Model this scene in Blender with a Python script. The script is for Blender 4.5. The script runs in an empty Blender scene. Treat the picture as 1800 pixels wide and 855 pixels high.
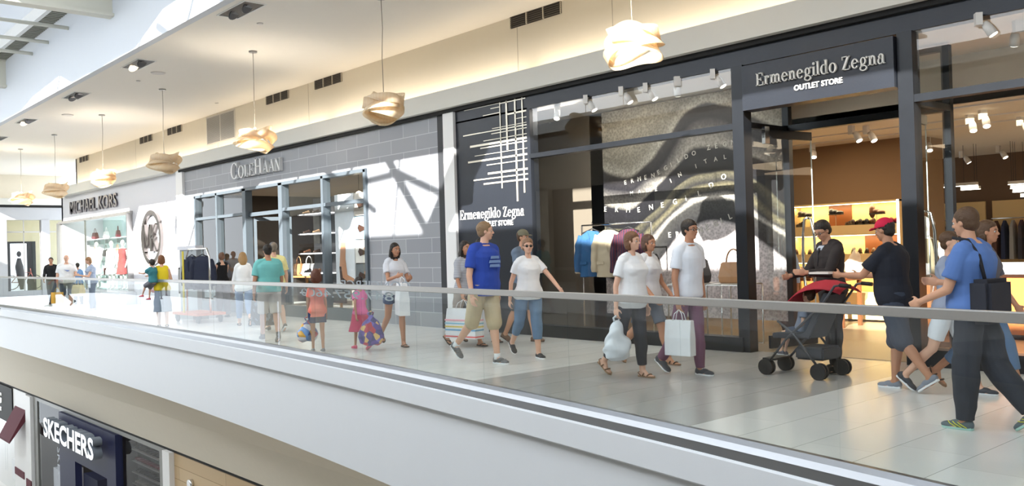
import bpy, bmesh, math, random
import numpy as np
from mathutils import Vector, Matrix, Euler, Quaternion
random.seed(7)
SC = bpy.context.scene
COL = SC.collection
R = math.radians
# ------------------------------------------------------------------ camera (image taken as 1800 x 855)
FPX, YAW, PIT, ROL, EYE = 1563.3, 0.8464, 0.008356, -0.028594, 1.5
_cy, _sy = math.cos(YAW), math.sin(YAW)
FW = Vector((-_sy*math.cos(PIT), _cy*math.cos(PIT), math.sin(PIT)))
_r = Vector((_cy, _sy, 0)); _u = _r.cross(FW)
RT = math.cos(ROL)*_r + math.sin(ROL)*_u
UP = -math.sin(ROL)*_r + math.cos(ROL)*_u
cd = bpy.data.cameras.new('camera'); cam = bpy.data.objects.new('camera', cd); COL.objects.link(cam)
cd.sensor_width = 36; cd.lens = FPX/1800*36; cd.clip_start = .05; cd.clip_end = 500
cam.matrix_world = Matrix(((RT.x, UP.x, -FW.x, 0), (RT.y, UP.y, -FW.y, 0), (RT.z, UP.z, -FW.z, EYE), (0, 0, 0, 1)))
SC.camera = cam

def at(px, py, X=None, Y=None, Z=None):
    """where the sight line through a photo pixel meets a plane of the building"""
    d = FW*FPX + RT*(px-900) - UP*(py-427.5)
    o = Vector((0, 0, EYE))
    if X is not None: t = X/d.x
    elif Y is not None: t = Y/d.y
    else: t = (Z-EYE)/d.z
    return o + d*t
# ------------------------------------------------------------------ view, sky, sun
SC.view_settings.view_transform = 'Standard'; SC.view_settings.look = 'None'
SC.view_settings.gamma = 1; SC.view_settings.use_curve_mapping = False
SC.view_settings.exposure = 0.17
w = bpy.data.worlds.new('sky'); SC.world = w; w.use_nodes = True
w.node_tree.nodes['Background'].inputs[0].default_value = (.86, .93, 1, 1)
w.node_tree.nodes['Background'].inputs[1].default_value = 3.3
SUN_DIR = Vector((-.42, 1.0, -.52)).normalized()
sl = bpy.data.lights.new('sun', 'SUN'); sl.energy = 18; sl.angle = R(.5); sl.color = (1, .96, .9)
so = bpy.data.objects.new('sun', sl); COL.objects.link(so); so.location = (0, -10, 20)
so.rotation_euler = SUN_DIR.to_track_quat('-Z', 'Y').to_euler()
def area(name, loc, rot, sx, sy, e, col=(1, 1, 1), portal=False):
    l = bpy.data.lights.new(name, 'AREA'); l.shape = 'RECTANGLE'; l.size = sx; l.size_y = sy; l.energy = e; l.color = col
    o = bpy.data.objects.new(name, l); COL.objects.link(o); o.location = loc; o.rotation_euler = rot
    if portal: l.cycles.is_portal = True
    return o

# daylight through the skylight and an added fill light on the near side of the void
area('skylight', (-20, 2.6, 7.6), (0, 0, 0), 46, 6, 1, portal=True)
area('near_side_fill', (-20, -2.0, 6.7), (R(62), 0, 0), 44, 1.3, 1300, (.9, .95, 1))
# ------------------------------------------------------------------ materials
def M(name, col, rough=.6, metal=0, var=.04, scale=6, bump=0, bscale=40, emit=0, spec=.5, coat=0, alpha=1):
    m = bpy.data.materials.new(name); m.use_nodes = True; nt = m.node_tree; b = nt.nodes['Principled BSDF']
    b.inputs['Roughness'].default_value = rough; b.inputs['Metallic'].default_value = metal
    b.inputs['Specular IOR Level'].default_value = spec; b.inputs['Coat Weight'].default_value = coat
    tc = nt.nodes.new('ShaderNodeTexCoord')
    n = nt.nodes.new('ShaderNodeTexNoise'); n.inputs['Scale'].default_value = scale; n.inputs['Detail'].default_value = 3
    nt.links.new(tc.outputs['Object'], n.inputs['Vector'])
    mx = nt.nodes.new('ShaderNodeMix'); mx.data_type = 'RGBA'
    c = Vector(col[:3])
    mx.inputs[6].default_value = (*(c*(1-var)), 1); mx.inputs[7].default_value = (*[min(1, k) for k in c*(1+var)], 1)
    nt.links.new(n.outputs['Fac'], mx.inputs[0]); nt.links.new(mx.outputs[2], b.inputs['Base Color'])
    if emit:
        b.inputs['Emission Color'].default_value = (*col[:3], 1); b.inputs['Emission Strength'].default_value = emit
    if bump:
        n2 = nt.nodes.new('ShaderNodeTexNoise'); n2.inputs['Scale'].default_value = bscale
        nt.links.new(tc.outputs['Object'], n2.inputs['Vector'])
        bp = nt.nodes.new('ShaderNodeBump'); bp.inputs['Strength'].default_value = bump; bp.inputs['Distance'].default_value = .02
        nt.links.new(n2.outputs['Fac'], bp.inputs['Height']); nt.links.new(bp.outputs['Normal'], b.inputs['Normal'])
    if alpha < 1: b.inputs['Alpha'].default_value = alpha
    m['bsdf'] = 1
    return m
_mc = {}
def C_(col, rough=.8, **k):
    key = (tuple(round(c, 3) for c in col), rough, tuple(sorted(k.items())))
    if key not in _mc: _mc[key] = M('cloth_%d' % len(_mc), col, rough, var=.08, scale=9, **k)
    return _mc[key]
def sr(r, g, b):
    f = lambda c: (c/255/12.92) if c/255 <= .04045 else ((c/255+.055)/1.055)**2.4
    return (f(r), f(g), f(b))
def glass(name, tint=(.95, .98, .97), rough=0, refl=1.0, thin=.0):
    """clear thin pane: passes light straight through, mirrors by Fresnel"""
    m = bpy.data.materials.new(name); m.use_nodes = True; nt = m.node_tree
    for n in list(nt.nodes): nt.nodes.remove(n)
    o = nt.nodes.new('ShaderNodeOutputMaterial'); t = nt.nodes.new('ShaderNodeBsdfTransparent'); g = nt.nodes.new('ShaderNodeBsdfGlossy')
    t.inputs[0].default_value = (*tint, 1); g.inputs['Roughness'].default_value = rough
    f = nt.nodes.new('ShaderNodeFresnel'); f.inputs['IOR'].default_value = 1.45
    ma = nt.nodes.new('ShaderNodeMath'); ma.operation = 'MULTIPLY_ADD'; ma.inputs[1].default_value = refl; ma.inputs[2].default_value = thin
    mx = nt.nodes.new('ShaderNodeMixShader'); ge = nt.nodes.new('ShaderNodeNewGeometry')
    inv = nt.nodes.new('ShaderNodeMath'); inv.operation = 'SUBTRACT'; inv.inputs[0].default_value = 1
    m2 = nt.nodes.new('ShaderNodeMath'); m2.operation = 'MULTIPLY'
    nt.links.new(ge.outputs['Backfacing'], inv.inputs[1]); nt.links.new(inv.outputs[0], m2.inputs[0]); nt.links.new(ma.outputs[0], m2.inputs[1])
    nt.links.new(f.outputs[0], ma.inputs[0]); nt.links.new(m2.outputs[0], mx.inputs[0])
    nt.links.new(t.outputs[0], mx.inputs[1]); nt.links.new(g.outputs[0], mx.inputs[2]); nt.links.new(mx.outputs[0], o.inputs[0])
    return m
# ------------------------------------------------------------------ object helpers
def tag(o, label=None, cat=None, group=None, kind=None):
    if label: o['label'] = label
    if cat: o['category'] = cat
    if group: o['group'] = group
    if kind: o['kind'] = kind
    return o
def empty(name, label, cat, loc=(0, 0, 0), rz=0, group=None):
    o = bpy.data.objects.new(name, None); COL.objects.link(o); o.location = loc; o.rotation_euler = (0, 0, rz); o.empty_display_size = .1
    return tag(o, label, cat, group)
def link(name, me, mat=None, parent=None, loc=None, rot=None):
    o = bpy.data.objects.new(name, me); COL.objects.link(o)
    if mat:
        me.materials.clear()
        for m in (mat if isinstance(mat, (list, tuple)) else [mat]): me.materials.append(m)
    if parent: o.parent = parent
    if loc is not None: o.location = loc
    if rot is not None: o.rotation_euler = rot
    return o
class B:
    """collects shapes into one mesh"""
    def __init__(s): s.bm = bmesh.new()
    def box(s, x0, x1, y0, y1, z0, z1, mi=0, bev=0):
        v = [s.bm.verts.new(p) for p in ((x0,y0,z0),(x1,y0,z0),(x1,y1,z0),(x0,y1,z0),(x0,y0,z1),(x1,y0,z1),(x1,y1,z1),(x0,y1,z1))]
        for f in ((0,3,2,1),(4,5,6,7),(0,1,5,4),(1,2,6,5),(2,3,7,6),(3,0,4,7)):
            s.bm.faces.new([v[i] for i in f]).material_index = mi
        return s
    def bar(s, p, q, w, h=None, up=(0,0,1), mi=0):
        p, q = Vector(p), Vector(q); h = w if h is None else h
        d = (q-p).normalized(); up = Vector(up)
        if abs(d.dot(up)) > .98: up = Vector((0,1,0)) if abs(d.y) < .9 else Vector((1,0,0))
        a = d.cross(up).normalized(); b = a.cross(d).normalized()
        v = [s.bm.verts.new(c + a*i*w/2 + b*j*h/2) for c in (p, q) for i, j in ((-1,-1),(1,-1),(1,1),(-1,1))]
        for f in ((0,1,2,3),(7,6,5,4),(0,4,5,1),(1,5,6,2),(2,6,7,3),(3,7,4,0)):
            s.bm.faces.new([v[i] for i in f]).material_index = mi
        return s
    def tube(s, pts, r, n=8, mi=0, cap=True, smooth=True, flat=1):
        pts = [Vector(p) for p in pts]; rs = r if isinstance(r, (list, tuple)) else [r]*len(pts)
        rings = []; prev = None
        for i, p in enumerate(pts):
            d = (pts[min(i+1, len(pts)-1)] - pts[max(i-1, 0)]).normalized()
            if prev is None:
                up = Vector((0,0,1)) if abs(d.z) < .95 else Vector((1,0,0))
                a = d.cross(up).normalized()
            else:
                a = (prev - d*prev.dot(d)); a = a.normalized() if a.length > 1e-6 else d.orthogonal().normalized()
            prev = a; b = d.cross(a)
            rings.append([s.bm.verts.new(p + (a*math.cos(t) + b*math.sin(t)*flat)*rs[i]) for t in [2*math.pi*k/n for k in range(n)]])
        for u, v in zip(rings, rings[1:]):
            for k in range(n):
                f = s.bm.faces.new((u[k], u[(k+1) % n], v[(k+1) % n], v[k])); f.material_index = mi; f.smooth = smooth
        if cap:
            s.bm.faces.new(rings[0][::-1]).material_index = mi; s.bm.faces.new(rings[-1]).material_index = mi
        return s
    def ring(s, rings, mi=0, cap=True, smooth=True):
        """loft through explicit rings of points"""
        vs = [[s.bm.verts.new(p) for p in rg] for rg in rings]; n = len(vs[0])
        for u, v in zip(vs, vs[1:]):
            for k in range(n):
                f = s.bm.faces.new((u[k], u[(k+1) % n], v[(k+1) % n], v[k])); f.material_index = mi; f.smooth = smooth
        if cap: s.bm.faces.new(vs[0][::-1]); s.bm.faces.new(vs[-1])
        return s
    def ell(s, c, r, rot=None, n=14, mi=0):
        m = Matrix.Translation(Vector(c)) @ (rot.to_4x4() if rot is not None else Matrix()) @ Matrix.Diagonal((*r, 1))
        g = bmesh.ops.create_uvsphere(s.bm, u_segments=n, v_segments=max(6, n*2//3), radius=1, matrix=m)
        for v in g['verts']:
            for f in v.link_faces: f.smooth = True; f.material_index = mi
        return s
    def poly(s, pts, mi=0):
        s.bm.faces.new([s.bm.verts.new(p) for p in pts]).material_index = mi; return s
    def prism(s, pts, off, mi=0):
        """closed outline pts extruded by off"""
        off = Vector(off); a = [s.bm.verts.new(p) for p in pts]; b = [s.bm.verts.new(Vector(p)+off) for p in pts]; n = len(a)
        s.bm.faces.new(a[::-1]).material_index = mi; s.bm.faces.new(b).material_index = mi
        for i in range(n): s.bm.faces.new((a[i], a[(i+1) % n], b[(i+1) % n], b[i])).material_index = mi
        return s
    def build(s, name, mat=None, parent=None, loc=None, rot=None, bev=0, recalc=True):
        if recalc: bmesh.ops.recalc_face_normals(s.bm, faces=s.bm.faces)
        if bev:
            e = [e for e in s.bm.edges if len(e.link_faces) == 2 and e.calc_face_angle(0) > .5]
            bmesh.ops.bevel(s.bm, geom=e, offset=bev, segments=2, affect='EDGES', clamp_overlap=True)
        me = bpy.data.meshes.new(name); s.bm.to_mesh(me); s.bm.free()
        return link(name, me, mat, parent, loc, rot)
def struct(o): o['kind'] = 'structure'; return o
def copy_tree(o, parent=None):
    c = o.copy(); COL.objects.link(c); c.parent = parent
    if parent: c.matrix_parent_inverse = o.matrix_parent_inverse.copy()
    for ch in list(o.children): copy_tree(ch, c)
    return c
def text(name, s, size, mat, parent=None, ext=.01, font='bold', loc=(0,0,0), rot=(0,0,0), bold=0, sx=1, space=1, align='LEFT', fit=None):
    cu = bpy.data.curves.new(name, 'FONT'); cu.body = s; cu.size = size; cu.extrude = ext; cu.offset = bold; cu.space_character = space; cu.align_x = align
    cu.resolution_u = 3
    o = bpy.data.objects.new(name, cu); COL.objects.link(o)
    dg = bpy.context.evaluated_depsgraph_get(); dg.update()
    me = bpy.data.meshes.new_from_object(o.evaluated_get(dg)); bpy.data.objects.remove(o)
    xs = [v.co.x for v in me.vertices]; k = sx
    if fit: k = fit/(max(xs)-min(xs))
    x0 = min(xs) if fit else 0
    for v in me.vertices: v.co.x = (v.co.x-x0)*k
    me.update()
    o = link(name, me, mat, parent, loc, rot)
    if isinstance(mat, (list, tuple)) and len(mat) > 1:
        for p in me.polygons: p.material_index = 0 if abs(p.normal.z) > .5 else 1
    return o
_TMP = None
def remesh(bm, voxel, smooth=2, wr=0, seed=0, fn=None, stretch=None):
    bmesh.ops.recalc_face_normals(bm, faces=bm.faces)
    me = bpy.data.meshes.new('t'); bm.to_mesh(me); bm.free()
    o = bpy.data.objects.new('t', me); COL.objects.link(o)
    md = o.modifiers.new('r', 'REMESH'); md.mode = 'VOXEL'; md.voxel_size = voxel; md.use_smooth_shade = True
    if smooth:
        s = o.modifiers.new('s', 'SMOOTH'); s.factor = .5; s.iterations = smooth
    dg = bpy.context.evaluated_depsgraph_get(); dg.update()
    out = bpy.data.meshes.new_from_object(o.evaluated_get(dg)); bpy.data.objects.remove(o); bpy.data.meshes.remove(me)
    if wr or fn:
        n = len(out.vertices); a = np.empty(n*3, np.float32); out.vertices.foreach_get('co', a); a = a.reshape(-1, 3)
        if wr:
            nn = np.empty(n*3, np.float32); out.vertices.foreach_get('normal', nn); nn = nn.reshape(-1, 3)
            rs = np.random.RandomState(seed+3); d = np.zeros(n)
            for k in range(7):
                f = rs.uniform(-1, 1, 3)*np.array([22, 22, 34]) + rs.choice([-1, 1])*np.array([0, 0, 12]); ph = rs.uniform(0, 6.28)
                d += np.sin(a@f + ph + 1.5*np.sin(a@(f[::-1]*.4)))/(1+k*.3)
            a = a + nn*(d*wr/2.2)[:, None]
        if fn: a = fn(a)
        out.vertices.foreach_set('co', a.astype(np.float32).ravel()); out.update()
    return out
# ------------------------------------------------------------------ people
SKIN = {'light': sr(222, 176, 150), 'tan': sr(190, 138, 108), 'mid': sr(206, 156, 126), 'dark': sr(150, 104, 78)}
def vdir(a, b=0):
    """unit vector hanging down, swung forward (+x) by a degrees and outward by b degrees (+y)"""
    a, b = R(a), R(b)
    return Vector((math.sin(a)*math.cos(b), math.sin(b), -math.cos(a)*math.cos(b)))
def ered(c, rx, ry, ax, fwd, n=18, sq=2.2):
    """ring of a superellipse about point c, plane spanned by fwd and side"""
    side = ax.cross(fwd).normalized(); f = side.cross(ax).normalized(); out = []
    for k in range(n):
        t = 2*math.pi*k/n; ct, st = math.cos(t), math.sin(t)
        out.append(c + f*rx*math.copysign(abs(ct)**(2/sq), ct) + side*ry*math.copysign(abs(st)**(2/sq), st))
    return out
def person(label, px, py, head, H=1.7, sex='m', fat=1.0, skin='light', hairc=(.05,.035,.025), hair='short',
           legs=(20, 5, -18, 25), arms=((-15, 8, 15), (18, 8, 20)), lean=3, hyaw=0, hpitch=0,
           top=None, bottom=None, shoes=None, vox=.009, pos=None, group=None, child=False, extras=(), grip=.5, dz=0):
    """px, py: where the photo shows the feet on the floor; head: walking direction in degrees about z;
    legs = left swing, left knee, right swing, right knee; arms = (swing, outward, elbow) for left and right"""
    base = Vector(pos) if pos is not None else at(px, py, Z=dz)
    s = H/1.75
    hs = 1.18*(H/1.2)**.0 if child else 1.0
    ls = s*(.93 if child else 1)
    L = dict(thigh=.43*ls, shin=.42*ls, ank=.075*s, torso=.50*s, uarm=.295*s, farm=.25*s)
    wf = fat
    shw = (.185 if sex == 'm' else .158)*s*(.5+.5*wf)*(.9 if child else 1)
    hipw = (.092 if sex == 'm' else .098)*s*(.6+.4*wf)
    pel = Vector((0, 0, 0)); J = {}
    tilt = lean
    tax = Vector((math.sin(R(tilt)), 0, math.cos(R(tilt)))); fwd = Vector((tax.z, 0, -tax.x))
    for sd, nm, (a, k) in ((1, 'L', legs[:2]), (-1, 'R', legs[2:])):
        hp = pel + Vector((0, sd*hipw, -.02*s))
        kn = hp + vdir(a, -sd*1)*L['thigh'] ; an = kn + vdir(a-k, 0)*L['shin']
        fa = a-k if a-k < -12 else 0
        fd = Vector((math.cos(R(fa*.9)), 0, math.sin(R(fa*.9)))); fu = Vector((-fd.z, 0, fd.x))
        J[nm] = (hp, kn, an, fd, fu)
    def solez(nm):
        hp, kn, an, fd, fu = J[nm]
        return min((an - fu*L['ank'] + fd*.17*s).z, (an - fu*L['ank'] - fd*.05*s).z)
    low = min(solez('L'), solez('R'))
    sup = 'L' if solez('L') <= solez('R') else 'R'
    off = Vector((-J[sup][2].x - .03, 0, -low))
    for nm in 'LR':
        J[nm] = tuple(v+off for v in J[nm][:3]) + J[nm][3:]
    pel = pel + off
    def tp(h, x=0, y=0):  # point on the torso: h along the spine in metres*s
        return pel + tax*h*s + fwd*x*s + Vector((0, y*s, 0))
    neck = tp(.545); sh = {1: tp(.452, -.008) + Vector((0, shw*.92, 0)), -1: tp(.452, -.008) + Vector((0, -shw*.92, 0))}
    A = {}
    for sd, (a, b, e) in ((1, arms[0]), (-1, arms[1])):
        a += tilt
        el = sh[sd] + Vector((0, sd*.01*s, -.01*s)) + vdir(a, sd*b)*L['uarm']
        fdn = vdir(a+e, sd*(b*.55 - min(25, e*.22))); wr = el + fdn*L['farm']
        A[sd] = (sh[sd], el, wr, fdn)
    # --- torso profile: height, half depth, half width, forward offset
    if sex == 'm': prof = [(-.09, .088, .125, 0), (-.03, .108, .163, -.005), (.04, .112, .165, -.004), (.12, .108, .15, .004), (.2, .108, .146, .006), (.29, .118, .163, .004), (.38, .122, .176, .002), (.44, .106, .16, -.004), (.48, .088, .125, -.01), (.51, .07, .09, -.012), (.54, .054, .064, -.01)]
    else: prof = [(-.09, .09, .13, 0), (-.03, .115, .172, -.008), (.03, .115, .17, -.006), (.12, .098, .138, .004), (.2, .092, .126, .006), (.29, .104, .137, .008), (.36, .12, .147, .014), (.43, .1, .138, .0), (.475, .078, .105, -.008), (.51, .06, .075, -.01), (.54, .046, .053, -.01)]
    if child: prof = [(h, d*1.0, w_*.95, o) for h, d, w_, o in prof]
    lf = .75+.25*wf
    au, ae, aw = (.047 if sex == 'm' else .04)*s*lf, (.037 if sex == 'm' else .032)*s*lf, .026*s
    def torso(bm, inf, h0, h1, flare=0, bust=True):
        rg = []
        hs_ = sorted(set([h0, h1] + [p[0] for p in prof if h0 < p[0] < h1]))
        for h in hs_:
            d = np.interp(h, [p[0] for p in prof], [p[1] for p in prof]); w_ = np.interp(h, [p[0] for p in prof], [p[2] for p in prof]); o = np.interp(h, [p[0] for p in prof], [p[3] for p in prof])
            belly = max(0, wf-1)*math.exp(-((h-.1)/.17)**2)
            fl = flare*max(0, 1-(h-h0)/.25)
            fw_ = 1 + (wf-1)*(1.0 if h < .45 else .3)
            rg.append(ered(tp(h, o + belly*.10), d*s*fw_*(1+belly*.5)+inf+fl, w_*s*fw_+inf+fl, tax, fwd))
        bm.ring(rg)
        if h1 > .4:
            for sd in (1, -1):
                bm.tube([tp(.515, -.018, sd*.035), tp(.495, -.016, sd*.09), sh[sd] + Vector((0, -sd*.01, .012*s))], [.04*s+inf*.7, .043*s+inf, au*1.0+inf*1.15], 12)
        if sex == 'f' and bust and not child and h1 > .4:
            for sd in (1, -1): bm.ell(tp(.345, .075+.05*(wf-1), sd*.068*wf), Vector((.055, .062, .06))*s*wf + Vector((inf, inf, inf))*.8)
    def cap(bm, p, q, r0, r1, n=12, ends=(True, True)):
        bm.tube([p, p.lerp(q, .33), p.lerp(q, .66), q], [r0, r0*.7+r1*.3, r0*.3+r1*.7, r1], n)
        if ends[0]: bm.ell(p, (r0,)*3)
        if ends[1]: bm.ell(q, (r1,)*3)
    rt, rk, rc, ra = .083*s*lf, .054*s*lf, .052*s*lf, .036*s
    if child: rt *= .86; rk *= .86; rc *= .8; ra *= .85
    au, ae, aw = (.047 if sex == 'm' else .04)*s*lf, (.037 if sex == 'm' else .032)*s*lf, .026*s
    # --- body
    b = B(); torso(b, 0, -.09, .54)
    hb = Vector((0, 0, 0)); hrot = Matrix.Rotation(R(hyaw), 3, 'Z') @ Matrix.Rotation(R(hpitch+tilt*.4), 3, 'Y')
    hk = .2286*s/2*hs/1.0   # half head height
    if child: hk *= 1.12
    hc = neck + Vector((0, 0, .03*s)) + hrot @ Vector((.022*s, 0, .115*s*hs))
    cap(b, neck - tax*.06*s, hc - hrot @ Vector((.012*s, 0, hk*.5)), .058*s*(.8 if child or sex == 'f' else 1), .05*s*(.8 if child or sex == 'f' else 1), ends=(False, False))
    def hp_(x, y, z): return hc + hrot @ (Vector((x, y, z))*hk)
    b.ell(hp_(-.1, 0, .22), Vector((.82, .64, .76))*hk, hrot, 20)         # cranium
    b.ell(hp_(.12, 0, -.25), Vector((.58, .52, .70))*hk, hrot, 18)        # face
    b.ell(hp_(.42, 0, -.72), Vector((.24, .28, .2))*hk, hrot)             # chin
    b.ell(hp_(.62, 0, .18), Vector((.12, .46, .1))*hk, hrot)              # brow
    b.tube([hp_(.66, 0, .12), hp_(.8, 0, -.12), hp_(.84, 0, -.2)], [.05*hk, .09*hk, .11*hk], 8); b.ell(hp_(.8, 0, -.2), Vector((.13, .13, .09))*hk, hrot)
    for sd in (1, -1):
        b.ell(hp_(-.02, sd*.62, -.05), Vector((.16, .07, .24))*hk, hrot)  # ears
        b.ell(hp_(.42, sd*.3, -.22), Vector((.22, .2, .2))*hk, hrot)      # cheeks
    b.ell(hp_(.66, 0, -.47), Vector((.1, .2, .09))*hk, hrot)              # lips
    for sd in (1, -1):
        shp, el, wr, fdn = A[sd]
        cap(b, shp, el, au*1.12, ae); cap(b, el, wr, ae*.98, aw)
        b.ell(shp + Vector((0, -sd*.012, 0)), Vector((1.15, 1.1, 1.1))*au)
        # hand: palm, four curled fingers, thumb leaving the side
        inn = Vector((0, -sd, 0)); inn = (inn - fdn*inn.dot(fdn)).normalized(); fw2 = fdn.cross(inn)*(sd)
        if fw2.dot(Vector((1, 0, .3))) < 0: fw2 = -fw2
        pal = wr + fdn*.045*s; b.tube([wr - fdn*.02*s, wr + fdn*.015*s, pal, wr + fdn*.085*s], [aw, aw*1.05, .037*s, .034*s], 12, flat=.52) if False else None
        mrot = Matrix((fw2, inn, fdn)).transposed()
        b.ell(wr + fdn*.045*s, Vector((.040, .017, .052))*s, mrot)
        b.ell(wr + fdn*.07*s, Vector((.038, .015, .03))*s, mrot)
        fr = .0085*max(s, .8)
        for j, (o, ln) in enumerate(((.029, .072), (.0105, .08), (-.0085, .075), (-.027, .06))):
            p0 = wr + fdn*.078*s + fw2*o*s; cu = grip*(1+.08*j)
            d1 = (fdn*math.cos(cu*.7) + inn*math.sin(cu*.7)); d2 = (fdn*math.cos(cu*1.7) + inn*math.sin(cu*1.7)); d3 = (fdn*math.cos(cu*2.5) + inn*math.sin(cu*2.5))
            p1 = p0 + d1*ln*.45*s; p2 = p1 + d2*ln*.32*s; p3 = p2 + d3*ln*.23*s
            b.tube([p0 - fdn*.02*s, p0, p1, p2, p3], [fr*1.05, fr*1.05, fr, fr*.92, fr*.75], 7)
            b.ell(p3, (fr*.78,)*3, None, 8)
        t0 = wr + fdn*.025*s + fw2*.028*s; t1 = t0 + (fdn*.55 + fw2*.7 + inn*.3).normalized()*.034*s; t2 = t1 + (fdn*.85 + fw2*.3 + inn*.4).normalized()*.03*s
        b.tube([t0, t1, t2], [fr*1.35, fr*1.15, fr*.85], 8); b.ell(t2, (fr*.88,)*3, None, 8)
    for nm in 'LR':
        hp, kn, an, fd, fu = J[nm]
        cap(b, hp, kn, rt, rk*1.02); b.tube([kn, kn.lerp(an, .3) - fwd*.008, kn.lerp(an, .65), an], [rk*.95, rc*1.06, rc*.8, ra], 12); b.ell(an, (ra*1.05,)*3)
        so_ = an - fu*(L['ank'] - .018*s); sy = Vector((0, 1, 0))
        fm = Matrix((fd, sy, fu)).transposed()
        b.ell(so_ + fd*.02*s + fu*.01, Vector((.075, .034, .036))*s, fm); b.ell(so_ + fd*.1*s - fu*.002, Vector((.075, .044, .02))*s, fm)
        b.ell(so_ - fd*.03*s + fu*.008, Vector((.035, .03, .03))*s, fm); b.tube([an, so_ + fd*.06*s + fu*.012], [ra, .03*s], 10)
    body = link('person', remesh(b.bm, vox, 2), C_(SKIN[skin], .55), None, base, (0, 0, R(head)))
    tag(body, label, 'child' if child else 'person', group)
    def child_(name, me, mat): return link(name, me, mat, body)
    # eyes, brows, mouth
    e = B()
    for sd in (1, -1): e.ell(hp_(.6, sd*.25, .02), Vector((.09, .12, .09))*hk, hrot, 8)
    e.build('eyes', C_((.6, .58, .55), .3), body)
    e = B()
    for sd in (1, -1): e.ell(hp_(.675, sd*.25, .01), Vector((.03, .055, .06))*hk, hrot, 8)
    e.build('pupils', C_((.03, .02, .015), .3), body)
    e = B(); e.ell(hp_(.745, 0, -.47), Vector((.03, .17, .035))*hk, hrot, 8); e.build('mouth', C_((.35, .12, .1), .5), body)
    e = B()
    for sd in (1, -1): e.tube([hp_(.7, sd*.12, .2), hp_(.71, sd*.25, .25), hp_(.62, sd*.4, .2)], .03*hk, 6)
    hm = C_(hairc, .6, bump=.6)
    e.build('eyebrows', hm, body)
    # hair
    if hair and hair != 'bald':
        h = B()
        h.ell(hp_(-.17, 0, .3), Vector((.86, .72, .8))*hk, hrot, 18)
        if hair in ('short', 'cap'):
            h.ell(hp_(-.35, 0, -.1), Vector((.6, .62, .6))*hk, hrot)
        else:
            h.ell(hp_(-.3, 0, -.05), Vector((.68, .76, .75))*hk, hrot)
        if hair == 'bob': h.ell(hp_(-.25, 0, -.4), Vector((.6, .8, .62))*hk, hrot)
        if hair == 'long':
            h.tube([hp_(-.3, 0, 0), hp_(-.42, 0, -.9), hp_(-.5, 0, -1.6) , hp_(-.52, 0, -2.1)], [.75*hk, .78*hk, .62*hk, .3*hk], 14, flat=.5 if False else 1)
            for sd in (1, -1): h.tube([hp_(-.05, sd*.62, .2), hp_(-.05, sd*.7, -.6), hp_(-.1, sd*.62, -1.4)], [.22*hk, .25*hk, .1*hk], 10)
        if hair == 'bun': h.ell(hp_(-.75, 0, .75), Vector((.38, .38, .38))*hk, hrot)
        if hair == 'pony': h.tube([hp_(-.9, 0, .3), hp_(-1.2, 0, .1), hp_(-1.2, 0, -.6), hp_(-1.1, 0, -1.2)], [.16*hk, .25*hk, .25*hk, .07*hk], 10)
        def carve(a):  # keep the face clear
            q = (a - np.array(hc))@np.array(hrot)   # into head axes
            x, y, z = q[:, 0]/hk, q[:, 1]/hk, q[:, 2]/hk
            m = (x > .3) & (z < .52)
            lim = np.where(m, np.minimum(x, .3 + np.clip(z-.3, 0, .22)*2), x)
            m2 = (np.abs(y) < .75) & (x > .0) & (z < -.15) & (z > -1.0)
            lim = np.where(m2, np.minimum(lim, .0), lim)
            q[:, 0] = lim*hk
            return q@np.array(hrot).T + np.array(hc)
        child_('hair', remesh(h.bm, max(vox, .008), 1, wr=.004, seed=int(abs(px)), fn=carve), hm)
    if hair == 'bald':
        h = B(); h.tube([hp_(-.05, .66, -.05), hp_(-.7, .42, -.05), hp_(-.9, 0, -.05), hp_(-.7, -.42, -.05), hp_(-.05, -.66, -.05)], .17*hk, 8)
        child_('hair', remesh(h.bm, vox, 1), hm)
    # clothes
    def sleeves(bm, ln, inf):
        for sd in (1, -1):
            shp, el, wr, fdn = A[sd]
            if ln <= 0: continue
            bm.ell(shp + Vector((0, -sd*.015, 0)), Vector((1.05, 1.05, 1.05))*(au*1.15+inf+.004))
            if ln <= 1:
                q = shp.lerp(el, ln); bm.tube([shp, q], [au*1.15+inf, au*1.05+inf*1.9], 14)
            else:
                bm.tube([shp, el], [au*1.12+inf, ae+inf*1.2], 14); bm.ell(el, (ae+inf*1.2,)*3); bm.tube([el, el.lerp(wr, ln-1)], [ae+inf*1.2, aw+inf*1.3], 14)
    if top:
        t = B(); inf = top.get('inf', .014)
        torso(t, inf, top.get('hem', -.06), top.get('neck', .512), top.get('flare', .012))
        if top.get('sl', .55) > 0: sleeves(t, top.get('sl', .55), top.get('sinf', .012))
        if top.get('strap'):
            pass
        me = remesh(t.bm, max(vox, .009), 2, wr=top.get('wr', .006), seed=int(abs(px))+1)
        mats = [top['mat'] if 'mat' in top else C_(top['c'], .85)]
        garment = child_(top.get('name', 'shirt'), me, mats)
        if top.get('strap'):
            st = B()
            for sd in (1, -1): st.tube([tp(.44, .1, sd*.08), tp(.52, .03, sd*.085), tp(.5, -.06, sd*.085), tp(.42, -.115, sd*.08)], .012, 6)
            st.build('strap', mats[0], garment)
        if top.get('print'):
            pr_ = B(); top['print'](pr_, tp, s, wf); pr_.build('shirt_print', top['pmat'], garment)
        if top.get('collar'):
            c_ = B(); c_.tube([tp(.525+.012*math.cos(t_), .055*math.cos(t_)-.008, .072*math.sin(t_)) for t_ in np.linspace(0, 2*math.pi, 17)], .014, 6)
            c_.build('collar', mats[0], garment)
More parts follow.
